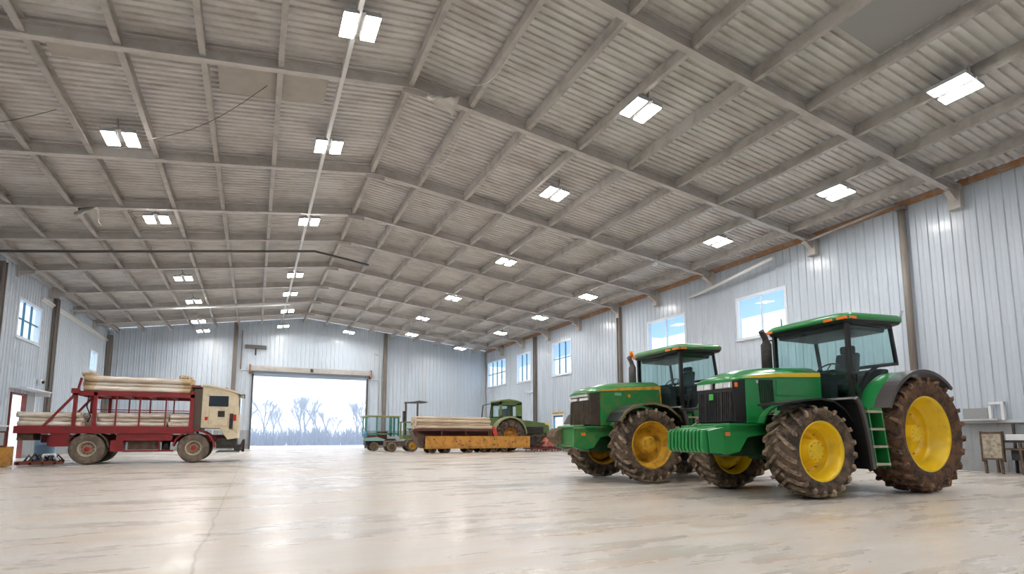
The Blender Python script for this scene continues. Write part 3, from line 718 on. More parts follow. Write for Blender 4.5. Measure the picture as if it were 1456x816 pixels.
    e.tube([(ex, ey, 1.7), (ex, ey, 2.15), (ex, ey, 2.22), (ex, ey, 2.72 - dz_), (ex, ey, 2.78 - dz_), (ex - .03, ey, 2.86 - dz_), (ex - .12, ey, 2.98 - dz_)], [.05, .05, .095, .095, .06, .055, .05], 16)
    e.build('exhaust_stack', M['blackm'] if v == 1 else M['fender'], root)
    # cab
    zr0, zr1 = 2.90, 2.96
    SG = [(1.29, 1.50), (1.42, 1.48), (1.56, 1.78), (1.80, 2.03), (2.1, 2.16), (2.74, 2.24), (2.60, zr1), (1.27, zr0)]
    cf = MB(); cw = .76
    for s in (-1, 1):
        y0, y1 = s * (cw - .05), s * cw
        P = [(p[0], s * (cw - .025), p[1]) for p in SG]
        for i in range(len(P)):
            th = .085 if i == 7 else .04
            cf.bar(P[i], P[(i + 1) % len(P)], .05, th, (0, 1, 0) if False else (0, 0, 1)) if i not in (5, 7) else cf.bar(P[i], P[(i + 1) % len(P)], .05, .06 if i == 5 else .09, (1, 0, 0))
    cf.box(1.26, 1.34, -cw, cw, 1.44, 1.52); cf.box(1.26, 2.6, -cw, cw, 2.87, 2.93); cf.box(1.3, 2.5, -.7, .7, 1.38, 1.48)
    cf.bar((2.74, -cw, 2.24), (2.74, cw, 2.24), .05, .06)
    cf.build('cab_frame', M['black'], root)
    for s in (-1, 1):
        gl = MB().prism([(p[0], p[1]) for p in SG], 'y', s * (cw - .03), s * (cw - .024)).build('side_window', M['cabglass'], root)
        if s < 0: MB().bar((1.37, -cw - .03, 1.85), (1.37, -cw - .03, 2.0), .03, .03).build('door_handle', M['black'], gl)
    MB().box(1.285, 1.292, -cw + .03, cw - .03, 1.5, 2.88).build('windscreen', M['cabglass'], root)
    MB().add([(2.735, -cw + .03, 2.26), (2.735, cw - .03, 2.26), (2.60, cw - .03, 2.96), (2.60, -cw + .03, 2.96), (2.742, -cw + .03, 2.26), (2.742, cw - .03, 2.26), (2.607, cw - .03, 2.96), (2.607, -cw + .03, 2.96)], [(0, 1, 2, 3), (4, 7, 6, 5)]).build('rear_window', M['cabglass'], root, fix=False)
    # roof: black underside and green cap
    def rr_(x0, x1, hwid, z, r=.14):
        pts = []
        for cx_, cy_, a in ((x1 - r, hwid - r, 0), (x0 + r, hwid - r, 90), (x0 + r, -hwid + r, 180), (x1 - r, -hwid + r, 270)):
            for k in range(5): t = math.radians(a + 22.5 * k); pts.append((cx_ + r * math.cos(t), cy_ + r * math.sin(t)))
        mid = (x0 + x1) / 2
        return [(x, y, z + (x - mid) * .035) for x, y in pts]
    MB().loft([rr_(1.25, 2.82, .77, 2.90), rr_(1.17, 2.88, .82, 2.92), rr_(1.14, 2.92, .83, 2.965)], smooth=False).build('roof_lining', M['black'], root)
    MB().loft([rr_(1.13, 2.93, .835, 2.965), rr_(1.12, 2.94, .84, 3.03), rr_(1.18, 2.90, .80, 3.085, .16), rr_(1.36, 2.75, .62, 3.125, .2), rr_(1.6, 2.5, .4, 3.135, .2)]).build('cab_roof', G, root)
    for y in (-.74, -.50, .74): MB().obox((1.15, y, 2.955), (.03, 0, 0), (0, .085, 0), (0, 0, .026)).build('work_lamp', M['amber'], root, bevel=.008)
    MB().obox((1.3, -.835, 2.965), (.09, 0, 0), (0, .02, 0), (0, 0, .026)).build('turn_lamp', M['amber'], root, bevel=.008)
    if v == 1:
        k_ = MB().tube([(1.27, .72, 2.82), (1.2, .86, 2.82)], .015, 6).build('lamp_arm', M['black'], root); MB().obox((1.19, .88, 2.80), (.03, 0, 0), (0, .06, 0), (0, 0, .035)).build('turn_lamp', M['amber'], k_, bevel=.01)
        MB().tube([(2.84, -.78, 3.02), (2.88, -.83, 3.2)], .022, 8).build('radio_aerial', M['steel'], root)
        MB().tube([(1.2, .5, 3.05), (1.2, .5, 3.2)], .012, 6).build('short_aerial', M['black'], root)
    else:
        k_ = MB().tube([(1.18, .80, 2.93), (1.16, .88, 2.97), (1.16, .88, 3.03)], .018, 6).build('beacon_arm', M['black'], root); MB().lathe([(.001, .14), (.04, .13), (.05, .08), (.05, 0), (.001, 0)], (1.16, .88, 3.0), 14, 'z').build('beacon', M['amber'], k_)
    # interior
    it = MB(); it.box(1.9, 2.35, -.24, .24, 1.75, 1.9); it.prism([(2.25, 1.85), (2.42, 1.85), (2.56, 2.5), (2.44, 2.52)], 'y', -.22, .22); it.box(2.42, 2.56, -.13, .13, 2.5, 2.66)
    it.build('driver_seat', M['seat'], root, bevel=.04)
    MB().box(1.35, 1.6, -.3, .3, 1.5, 2.0).bar((1.55, 0, 1.95), (1.75, 0, 2.12), .12, .1).box(1.9, 2.4, .28, .5, 1.5, 2.0).build('console', M['seat'], root, bevel=.02)
    sw = MB(); cc = Vector((1.78, 0, 2.16)); ux = Vector((.75, 0, .66)).normalized(); uy = Vector((0, 1, 0))
    sw.tube([cc + (ux * math.cos(t) + uy * math.sin(t)) * .2 for t in [2 * PI * k / 24 for k in range(25)]], .014, 6)
    for t in (0, 2.1, 4.2): sw.tube([cc, cc + (ux * math.cos(t) + uy * math.sin(t)) * .2], .01, 5)
    sw.build('steering_wheel', M['black'], root)
    MB().box(1.36, 2.62, .30, .70, 1.48, 2.10).box(2.3, 2.55, -.70, .70, 1.48, 2.14).box(1.36, 2.4, -.70, .70, 1.46, 1.52).box(1.34, 1.6, -.25, .5, 1.5, 2.08).build('cab_interior', M['seat'], root, bevel=.03)
    MB().box(1.33, 2.52, -.70, .70, 2.80, 2.90).build('head_lining', M['black'], root, bevel=.03)
    # fenders
    for s in (-1, 1):
        ya, yb, yc = s * .74, s * .98, s * 1.24
        rc = (wb, RR - .03)
        f1 = MB().band(arc(rc, 1.115, 22, 128, 18), ya, yb, .03)
        side = [(p[0], p[1]) for p in arc(rc, 1.115, 22, 100, 14)] + [(2.9, 1.75), (1.78, 1.42)]
        f1.prism([(wb - 1.04, 1.42)] + arc(rc, 1.12, 25, 88, 10) + [(wb - .06, 1.6)], 'y', s * .70, s * .745)
        f = f1.build('rear_fender', G, root)
        MB().band(arc(rc, 1.12, 24, 132, 18), yb, yc, .035).band(arc(rc, 1.09, 24, 132, 18), yc - s * .02, yc, .03).build('fender_flare', M['fender'], f)
        fm = M['black'] if v == 1 else M['mudfender']
        if v == 1: fp = [(-.78, 1.44), (-.35, 1.50), (.02, 1.535), (.32, 1.50), (.56, 1.38), (.76, 1.17), (.90, .92), (.96, .70)]
        else: fp = [(-.80, 1.24), (-.68, 1.42), (-.5, 1.53), (-.25, 1.60), (.05, 1.63), (.4, 1.56), (.7, 1.36), (.92, 1.08), (1.0, .78)]
        ffm = MB().band(fp, s * .62, s * 1.10, .03)
        if v == 2: ffm.m = [1] * len(ffm.m); ffm.band(fp, s * 1.10, s * 1.135, .045, 0)
        ffm.build('front_fender', [fm, M['black']], root)
        fr2 = MB(); fr2.band([(.62, 1.56), (.72, 1.46), (.79, 1.26), (.85, 1.0), (.90, .72), (.93, .44)], s * .70, s * 1.235, .05); fr2.band([(.62, 1.56), (.72, 1.46), (.79, 1.26), (.85, 1.0), (.90, .72), (.93, .44)], s * 1.235, s * 1.275, .065, 1); fr2.build('step_fairing', [M['black'], M['fender']], root)  # grey outer strip puts the fairing's lit edge into the colour
    # tank, battery box, ladder
    MB().box(.98, 1.52, -.70, -.42, .50, 1.36).box(.98, 1.52, .42, .70, .50, 1.36).build('fuel_tank', M['dkgreen'], root, bevel=.05)
    la = MB()
    for x0, x1 in ((.85, .965), (1.16, 1.29)):
        la.prism([(x0, 1.40), (x0 + .03, 1.40), (x1 + .03, .46), (x1, .46)], 'y', -1.26, -1.02)
    ld = la.build('ladder', M['green'], root)
    MB().prism([(.88, 1.38), (1.18, 1.38), (1.31, .48), (1.0, .48)], 'y', -1.0, -.97).build('ladder_back', M['dkgreen'], ld)
    for k in range(4):
        z = .49 + k * .275; x0 = .96 - (z - .46) / .94 * .14
        MB().box(x0 + .0, x0 + .35, -1.27, -1.04, z, z + .035).build('ladder_tread', M['tan'], ld)
    k = .86 if v == 1 else .70; dz = 0 if v == 1 else .11; off = 0 if v == 1 else -.17
    cabset = ('cab_interior', 'head_lining', 'cab_frame', 'side_window', 'windscreen', 'rear_window', 'roof_lining', 'cab_roof', 'work_lamp', 'driver_seat', 'console', 'steering_wheel', 'radio_aerial', 'short_aerial', 'beacon_arm', 'lamp_arm', 'turn_lamp')
    for o in [c for c in bpy.data.objects if c.parent == root and c.name.split('.')[0] in cabset]:
        if o.data.vertices[0].co.x < 0: continue
        for q in [o] + [c for c in bpy.data.objects if c.parent == o]:
            for vv in q.data.vertices:
                if vv.co.x > 1.28: vv.co.x = 1.28 + (vv.co.x - 1.28) * k
                vv.co.x += off
                if vv.co.z > 2.2: vv.co.z -= dz * min(1, (vv.co.z - 2.2) / .6)
    if v == 2:
        for o in [c for c in bpy.data.objects if c.parent == root and c.name.split('.')[0] in ('bonnet', 'side_panel', 'bonnet_stripe', 'arch_lip', 'side_sticker', 'side_reflector', 'exhaust_stack')]:
            for vv in o.data.vertices:
                if vv.co.x > -.42: vv.co.x = -.42 + (vv.co.x + .42) * .875
    return root
t1 = tractor((7.86, 6.42, 0), math.radians(-2.5), 1)
tag(t1, 'green tractor with yellow wheels and ribbed green front weights, nearest the camera', 'tractor')
t2 = tractor((7.29, 9.62, 0), math.radians(-2), 2)
tag(t2, 'dustier green tractor with muddy front weight, parked behind the nearest one', 'tractor')

# ------------------------------------------------------------------ logs
def make_log(L, r, seed, m_, flare=1.25):
    rng = random.Random(seed); n = 14; P = []; R = []
    for i in range(n + 1):
        t = i / n; P.append((t * L, rng.uniform(-.008, .008), rng.uniform(-.008, .008)))
        e = max(0, 1 - min(t, 1 - t) * L / .28); R.append(r * (1 + rng.uniform(-.05, .05)) * (1 + (flare - 1) * e * .5))
    return MB().tube(P, R, 12).build('log', m_)
def log_load(x0, L, y0, ny, z0, layers, r, grp, labf, m_, seed, seg=1):
    base = [make_log(L, r, seed + k, m_) for k in range(3)]; used = [0] * 3; rng = random.Random(seed)
    for l in range(layers):
        for j in range(ny - (l % 2)):
            k = rng.randrange(3)
            o = base[k] if not used[k] else base[k].copy()
            if used[k]: col.objects.link(o)
            used[k] = 1
            o.location = (x0 + rng.uniform(-.07, .07), y0 + (j + .5 * (l % 2)) * r * 2.06, z0 + r * 1.04 + l * r * 1.8)
            o.rotation_euler = (rng.uniform(0, 6), 0, rng.uniform(-.004, .004))
            tag(o, labf(l, j, layers), 'log', grp)
    for k in range(3):
        if not used[k]: bpy.data.objects.remove(base[k])
LN = ['bottom', 'second', 'third']
def labeler(desc):
    def f(l, j, n):
        ln = 'top' if l == n - 1 else LN[l]
        if j == 0: return 'nearest pale log, %s layer, %s' % (ln, desc)
        return 'pale log further back, %s layer, %s' % (ln, desc)
    return f

# ------------------------------------------------------------------ red log truck
def truck():
    Y0 = 22.0; W = 2.15; yc = Y0 + W / 2
    r = empty('log_truck', (-3.4, yc, 0)); ox, oy = -3.4, yc
    X = lambda x: x - ox
    a, b = -W / 2, W / 2
    # deck and frame
    d = MB(); d.box(X(-6.8), X(-1.95), a, b, 1.12, 1.24)
    for s in (a - .02, b - .06): d.box(X(-6.82), X(-1.93), s, s + .08, 1.02, 1.26)
    for k in range(9): x = X(-6.7 + k * .58); d.box(x, x + .07, a, b, 1.02, 1.12)
    d.build('flatbed_deck', M['red'], r, bevel=.01)
    c = MB()
    for s in (-.42, .36): c.box(X(-6.3), X(-.7), s, s + .07, .72, .98)
    c.box(X(-6.0), X(-5.3), -.9, .9, .62, .98)
    c.build('chassis_rail', M['red'], r)
    class SP:
        def box(s_, *q): MB().box(*q).build('side_skirt', M['red'], r)
    sp = SP(); sp.box(X(-4.15), X(-2.55), a + .02, a + .06, .78, 1.04); sp.box(X(-4.3), X(-3.95), a + .03, a + .5, .42, .8); sp.box(X(-3.95), X(-2.5), a + .06, a + .10, .40, .46); sp.box(X(-2.95), X(-2.9), a + .05, a + .1, .42, .8)
    sp.box(X(-5.9), X(-5.4), a + .02, a + .08, .60, 1.04)
    pass
    MB().box(X(-3.85), X(-2.98), a + .2, a + .75, .48, .92).build('tool_box', M['brownm'], r, bevel=.02)
    MB().tube([(X(-2.75), a + .3, .45), (X(-2.75), a + .3, .75)], .13, 12).build('air_tank', M['black'], r)
    # wheels
    for x in (-4.93, -1.9):
        for s in (-1, 1):
            for dd in ((0, .27) if x < -3 else (0,)):
                w = wheel(r, X(x), s * (W / 2 - .14 - dd), .515, .25, .25, s, M['rubber3'], M['rubber3'], M['tan'], 10, hub=.12, dish=.14, lugh=.012, tread=False, name='road_wheel')
                if dd == 0: MB().lathe([(.001, s * .12), (.045, s * .11), (.07, s * .07), (.075, -s * .01)], (0, 0, 0), 20).build('wheel_hub', mat('red_hub', (.5, .03, .02), .4), w)
    ax = MB()
    for x in (-4.93, -1.9): ax.tube([(X(x), a + .3, .515), (X(x), b - .3, .515)], .07, 10)
    ax.build('axle', M['blackm'], r)
    for s in (-1, 1):
        MB().band(arc((X(-4.93), .515), .60, 20, 172, 14), s * (W / 2), s * (W / 2 - .5), .03).build('mudguard', M['brownm'], r)
        MB().band(arc((X(-1.88), .50), .66, 8, 178, 16), s * (W / 2 + .03), s * (W / 2 - .35), .05).build('mudguard', M['red'], r)
    # upper rack
    rk = MB()
    for s in (-1, 1):
        y = s * (W / 2 - .05)
        rk.box(X(-5.42), X(-1.95), y - .05, y + .05, 2.28, 2.43)
        for x, w in ((-5.33, .1), (-4.80, .1), (-2.02, .12)): rk.box(X(x) - w / 2, X(x) + w / 2, y - .05, y + .05, 1.2, 2.4)
        for x in (-4.22, -3.56, -2.80): rk.box(X(x) - .022, X(x) + .022, y - .022, y + .022, 1.2, 2.3)
        rk.box(X(-4.8), X(-2.0), y - .012, y + .012, 1.80, 1.83)
        rk.bar((X(-5.36), y, 2.30), (X(-6.12), y, 1.22), .08, .07)
        rk.bar((X(-5.30), y, 2.42), (X(-5.22), y, 2.86), .07, .06)
        rk.box(X(-2.08), X(-1.98), y - .04, y + .04, 2.4, 2.52)
    for x in (-5.35, -4.8, -4.1, -3.4, -2.7, -2.02): rk.box(X(x) - .04, X(x) + .04, a + .05, b - .05, 2.30, 2.39)
    rk.box(X(-5.45), X(-5.25), a - .03, a + .12, 2.34, 2.5)
    rk.build('log_rack', M['red'], r)
    # bulkhead and pack behind the cab
    MB().box(X(-1.98), X(-1.72), a + .1, b - .1, 1.15, 2.62).build('bulkhead', mat('dark_brown_bulkhead', (.10, .075, .06), .6), r, bevel=.02)
    MB().box(X(-2.08), X(-1.8), a + .05, b - .05, 2.66, 2.74).build('rack_header', M['redrust'], r)
    # cab (blunt nose, roof sloping forward)
    cp = [(X(-1.72), 1.22), (X(-1.72), 2.74), (X(-1.45), 2.72), (X(-.78), 2.56), (X(-.56), 2.44), (X(-.50), 1.7), (X(-.50), .86), (X(-.86), .80), (X(-1.0), 1.02), (X(-1.1), 1.2)]
    cab = MB().prism(cp, 'y', a + .06, b - .06).build('cab_body', M['cream'], r, bevel=.03)
    rim = MB(); rim.prism([(X(-1.75), 2.70), (X(-1.75), 2.78), (X(-1.4), 2.76), (X(-.72), 2.60), (X(-.42), 2.47), (X(-.42), 2.43), (X(-.75), 2.54), (X(-1.42), 2.70)], 'y', a + .02, b - .02); rim.build('cab_roof', M['cream'], r)
    for s in (-1, 1):
        y = s * (W / 2 - .06)
        MB().box(X(-1.50), X(-.88), min(y, y + s * .015), max(y, y + s * .015), 2.0, 2.38).build('cab_window', mat('dark_window_glass', (.01, .02, .035), .08, coat=1), r)
        MB().box(X(-1.48), X(-.90), min(y, y + s * .02), max(y, y + s * .02), 1.30, 1.92).build('cab_door', M['cream'], r, bevel=.01)
        MB().box(X(-1.20), X(-.98), min(y, y + s * .03), max(y, y + s * .03), 1.62, 1.84).build('door_patch', M['blackm'], r)
        MB().prism([(X(-1.60), 1.50), (X(-1.52), 1.50), (X(-1.50), 1.62), (X(-1.60), 1.62)], 'y', y, y + s * .05).build('tail_marker', M['redlens'], r)
        MB().box(X(-.82), X(-.70), min(y, y + s * .05), max(y, y + s * .05), 1.20, 1.75).build('grab_rail', M['blackm'], r)
        MB().box(X(-.72), X(-.60), min(y, y + s * .03), max(y, y + s * .03), 1.50, 1.72).build('turn_lamp', M['redlens'], r)
    MB().box(X(-.505), X(-.485), a + .2, b - .2, 1.75, 2.40).build('windscreen', mat('pale_blue_windscreen', (.45, .55, .65), .05, coat=1), r)
    ft = MB(); ft.box(X(-1.2), X(-.55), a + .15, b - .15, .50, .85); ft.box(X(-.62), X(-.35), a + .1, b - .1, .42, .62)
    for k in range(5): ft.tube([(X(-.45), a + .2 + k * .42, .45), (X(-.32), a + .25 + k * .42, .8)], .04, 8)
    ft.box(X(-.38), X(-.28), a + .3, a + .7, .36, .75)
    ft.build('front_machinery', M['blackm'], r, bevel=.015)
    MB().box(X(-1.2), X(-.45), a + .1, b - .1, .34, .38).build('front_step', M['steel'], r)
    MB().tube([(X(-.5), a + .1, 2.45), (X(-.36), a - .05, 2.44), (X(-.36), a - .05, 2.3)], .02, 6).build('mirror_arm', M['blackm'], r)
    MB().box(X(-1.05), X(-.95), -.1, .1, 2.68, 2.76).build('roof_lamp', M['yellow_dirty'], r)
    # tail end: brown box and hanging hoses
    MB().box(X(-6.75), X(-6.35), a + .1, a + .8, .80, 1.02).build('tail_box', M['brownm'], r)
    MB().tube([(X(-5.0), a + .1, 2.3), (X(-5.02), a + .05, 1.9), (X(-4.9), a + .05, 1.6), (X(-4.98), a + .1, 1.4)], .02, 6).build('hanging_strap', M['blackm'], r)
    tag(r, 'red flatbed truck with cream cab and overhead rack loaded with logs', 'truck')
    return Y0, W
Y0, W = truck()
log_load(-5.2, 3.05, Y0 + .13, 10, 2.43, 3, .092, 'logs on the upper rack of the red truck', labeler('on the upper rack of the red truck'), M['rack_log'], 11)
log_load(-6.75, 1.62, Y0 + .13, 11, 1.24, 3, .083, 'logs on the tail of the red truck', labeler('stacked on the tail of the red truck'), M['log'], 21)
log_load(-4.74, 1.98, Y0 + .18, 10, 1.24, 3, .083, 'logs on the deck under the rack', labeler('on the truck deck under the rack'), M['log'], 31)
log_load(-2.68, .62, Y0 + .18, 10, 1.24, 3, .083, 'short logs on the deck behind the cab', labeler('in the short stack behind the truck cab'), M['log'], 41)

st_ = [make_log(.26, .075, 90 + q, M['log2'], 1.1) for q in range(2)]; kk = 0
for xe, nm in ((-5.24, 'tail'), (-2.42, 'cab')):
    for j in range(9):
        o = st_[kk] if kk < 2 else st_[kk % 2].copy()
        if kk >= 2: col.objects.link(o)
        kk += 1; o.location = (xe + random.uniform(-.03, .03), Y0 + .17 + j * .2, 2.985 + random.uniform(-.012, .012)); o.rotation_euler = (random.uniform(0, 6), random.uniform(-.06, .06), random.uniform(-.1, .1))
        tag(o, '%s short tan stub lying on top of the rack load at its %s end' % ('nearest' if j == 0 else 'further', nm), 'log stub', 'short stubs on the rack load, %s end' % nm)
# low red implement and yellow post at the far left
im = empty('red_implement', (-6.0, 21.9, 0)); tag(im, 'low red iron implement lying on the floor behind the truck wheel', 'implement')
f = MB(); f.box(-.55, .45, -.45, -.36, .06, .16); f.box(-.55, .45, .3, .38, .06, .16); f.bar((-.5, -.4, .1), (.42, .34, .16), .08, .06)
for k in range(4): f.box(-.5 + k * .3, -.44 + k * .3, -.45, .38, .05, .13)
f.build('iron_frame', M['redrust'], im)
g = MB(); rng = random.Random(4)
for k in range(7):
    x = -.4 + k * .12; g.tube([(x, -.2 + rng.uniform(-.1, .2), .12), (x + .08, rng.uniform(-.1, .2), .30 + rng.uniform(0, .08)), (x + .2, rng.uniform(-.1, .2), .14)], .03, 7)
g.build('tine', M['blackm'], im)
MB().tube([(.0, -.1, .12), (.05, -.1, .34), (.3, -.05, .36), (.4, -.05, .15)], .045, 8).build('white_hose', M['white'], im)
po = empty('yellow_crate', (-6.87, 21.6, 0)); tag(po, 'rust-yellow crate with red rails at the left picture edge', 'crate')
MB().box(-.35, .14, -.3, .35, 0.02, .62).build('crate_box', M['ybeam'], po, bevel=.02)
rl = MB(); rl.box(-.35, .14, -.32, -.28, .60, .66)
for x in (-.3, -.12, .08): rl.box(x, x + .03, -.31, -.28, .62, 1.08)
rl.box(-.35, .12, -.31, -.28, 1.04, 1.09); rl.build('rail', M['redrust'], po)
bb = empty('blue_drum', (-6.75, 24.8, 0)); tag(bb, 'light blue drum standing behind the tail of the red truck', 'drum')
MB().lathe([(.001, 0), (.29, 0), (.30, .02), (.30, .3), (.315, .31), (.30, .33), (.30, .6), (.315, .61), (.30, .63), (.30, .88), (.28, .9), (.001, .9)], (0, 0, 0), 28, 'z').build('drum_shell', mat('light_blue_plastic', (.25, .45, .65), .35), bb)

# ------------------------------------------------------------------ yellow trailer with logs
TY = 27.9
tr = empty('log_trailer', (11.3, TY + .65, 0)); tag(tr, 'long low orange-yellow steel trailer carrying pale logs', 'trailer')
X = lambda x: x - 11.3
g = MB(); g.box(X(8.3), X(14.6), -.65, -.57, .27, .90); g.box(X(8.3), X(14.6), .57, .65, .27, .90); g.box(X(8.3), X(14.6), -.65, .65, .25, .32)
g.box(X(8.3), X(14.6), -.68, -.56, .86, .92).box(X(8.3), X(14.6), -.68, -.56, .24, .29)
for k in range(9): x = X(8.5 + k * .74); g.box(x, x + .05, -.665, -.645, .28, .88)
g.build('side_girder', M['ybeam'], tr)
g = MB(); rng = random.Random(3)
for k in range(14): x = X(8.7 + rng.uniform(0, 5.7)); z = rng.uniform(.4, .8); g.tube([(x, -.66, z), (x, -.70, z)], .035, 10)
g.build('girder_bolts', M['brownm'], tr)
g = MB(); g.prism([(X(8.3), .27), (X(8.3), .95), (X(7.75), 1.3), (X(7.65), 1.2), (X(8.0), .5)], 'y', -.4, .4); g.build('drawbar', M['brownm'], tr)
bo = MB(); bo.box(X(7.7), X(12.3), -.62, -.54, 1.20, 1.32); bo.box(X(7.7), X(12.3), .54, .62, 1.20, 1.32)
for x in (7.8, 9.2, 10.6, 12.1): bo.box(X(x), X(x) + .08, -.6, .6, 1.22, 1.30); bo.box(X(x), X(x) + .07, -.6, -.52, .9, 1.22); bo.box(X(x), X(x) + .07, .52, .6, .9, 1.22)
bo.box(X(8.0), X(12.2), -.1, .1, .5, 1.22)
bo.build('bolster', mat('dark_red_brown_iron', (.13, .04, .03), .7, dirt=(.05, .035, .03), dscale=6, damt=.7), tr)
for k, x in enumerate((8.75, 9.55, 10.9, 11.7, 12.4, 13.0)):
    for s in (-1, 1): 
        w = MB(); w.lathe([(.07, -.09 * s), (.2, -.1 * s), (.215, -.06 * s), (.215, .06 * s), (.2, .1 * s), (.07, .09 * s), (.06, .04 * s), (.001, .04 * s)], (X(x), s * .45, .215), 24); w.build('small_wheel', M['rubber'], tr)
MB().prism([(X(12.35), .92), (X(12.55), .92), (X(12.5), 1.25), (X(12.25), 1.5), (X(12.2), 1.3)], 'y', -.6, -.4).build('stake', mat('bright_red_stake', (.6, .05, .03), .5), tr)
g = MB(); g.box(X(14.6), X(15.15), -.5, .5, .35, .85); g.tube([(X(15.1), -.3, .6), (X(15.5), -.3, .5), (X(15.7), -.2, .35)], .05, 8); g.tube([(X(14.7), -.55, .8), (X(14.9), -.6, .95), (X(15.2), -.5, .8)], .05, 8)
g.build('coupling_machinery', M['blackm'], tr, bevel=.02)
def lab_tr(l, j, n):
    ln = 'top' if l == n - 1 else LN[l]
    return ('tan log on the near side, %s layer, on the yellow trailer' if j == 0 else 'tan log behind the near one, %s layer, on the yellow trailer') % ln
log_load(7.85, 4.3, TY + .12, 7, 1.32, 4, .088, 'logs on the yellow trailer', lab_tr, M['tan_log'], 51)

# rusty implements at the right end of the trailer
ri = empty('rusty_harrow', (16.1, 28.3, 0)); tag(ri, 'rusty red harrow frame on the floor between trailer and tractor', 'harrow')
g = MB()
for y in (-.5, .1, .6): g.box(-1.4, 1.3, y, y + .08, .14, .22)
for x in (-1.3, -.5, .3, 1.2): g.box(x, x + .08, -.5, .68, .2, .27)
for x in (-1.2, -.8, -.4, 0, .4, .8, 1.2):
    for y in (-.46, .64): g.bar((x, y, .2), (x - .06, y, 0.0), .04, .04)
g.bar((-1.2, 0, .3), (.6, 0, .78), .12, .1); g.bar((.6, 0, .75), (1.2, .1, .3), .1, .1)
g.build('harrow_frame', M['redrust'], ri)
g = MB(); g.prism([(-.5, .3), (.9, .3), (1.1, .6), (.5, .95), (-.1, .8)], 'y', -.35, .3); g.build('hopper', mat('faded_red_hopper', (.42, .09, .07), .6, dirt=(.5, .35, .28), dscale=4, damt=.6), ri, bevel=.03)

# ------------------------------------------------------------------ old olive tractor (nose to the right)
def olive():
    r = empty('old_tractor', (14.05, 30.55, 0)); tag(r, 'old olive-green tractor with boxy cab behind the yellow trailer', 'tractor')
    m_ = M['olive']
    for s in (-1, 1):
        wheel(r, .0, s * .95, .98, .5, .42, s, M['rubber'], M['rubber'], M['ybeam'], 20, hub=.2, dish=.2, name='rear_wheel', fwd=1)
        wheel(r, 2.55, s * .85, .55, .32, .28, s, M['rubber'], M['rubber'], M['ybeam'], 16, hub=.1, dish=.1, name='front_wheel', fwd=1)
        MB().band([(-p[0], p[1]) for p in arc((0, .98), 1.12, 5, 172, 18)][::-1], s * .66, s * 1.24, .09).build('fender', mat('sun_bleached_olive_fender', (.30, .34, .20), .55, dirt=(.2, .2, .12), dscale=4, damt=.6), r)
        MB().prism([(-.95, 1.5), (.85, 1.4), (.95, 2.1), (-.85, 2.1)], 'y', s * .62, s * .68).build('cab_side', m_, r)
    MB().box(-1.05, 1.0, -.3, .3, .6, 1.4).box(1.0, 2.9, -.25, .25, .6, 1.1).build('chassis', M['brownm'], r)
    MB().box(-1.45, -.7, -.7, .7, 1.45, 2.02).build('rear_deck', m_, r, bevel=.04)
    hd = MB().prism([(.9, 1.1), (.9, 1.92), (1.6, 1.90), (2.8, 1.76), (3.15, 1.66), (3.2, 1.1)], 'y', -.38, .38).build('bonnet', m_, r, bevel=.05)
    MB().prism([(2.85, 1.65), (3.12, 1.60), (3.14, 1.70), (2.8, 1.79)], 'y', -.39, -.385).build('bonnet_trim', M['yellow'], hd)
    MB().box(1.3, 2.7, -.40, -.39, 1.15, 1.5).build('engine_bay', M['blackm'], hd)
    # cab posts
    c = MB()
    for s in (-1, 1):
        y = s * .66
        c.box(-.5, -.36, y - .04, y + .04, 2.0, 3.05); c.box(.62, 1.02, y - .04, y + .04, 1.35, 2.95); c.box(-.5, 1.0, y - .04, y + .04, 2.02, 2.14); c.box(-.5, 1.0, y - .04, y + .04, 2.84, 3.02)
    c.box(.9, 1.02, -.66, .66, 1.35, 2.05); c.box(.94, 1.02, -.66, .66, 2.8, 3.0)
    c.build('cab_frame', m_, r)
    MB().prism([(-.55, 3.02), (-.5, 3.12), (.1, 3.2), (.6, 3.14), (1.05, 3.0), (.6, 3.0)], 'y', -.78, .78).build('cab_roof', m_, r, bevel=.04)
    c = MB(); 
    for s in (-.66, .66): c.bar((-1.15, s, 2.05), (-1.05, s, 2.85), .05, .05); c.bar((-1.05, s, 2.85), (-.45, s, 2.98), .05, .04); c.bar((-1.15, s, 2.05), (-.45, s, 2.05), .05, .04)
    c.build('rear_frame', M['blackm'], r)
    for s in (-1, 1):
        MB().box(-.36, .62, s * .66 - .004, s * .66 + .004, 2.12, 2.86).build('side_window', M['cabglass'], r)
    MB().box(-.05, .15, -.5, .5, 2.15, 2.6).build('driver_seat', M['seat'], r)
    MB().tube([(1.2, .2, 1.9), (1.2, .2, 2.5)], .05, 10).build('exhaust_stack', M['brownm'], r)
olive()

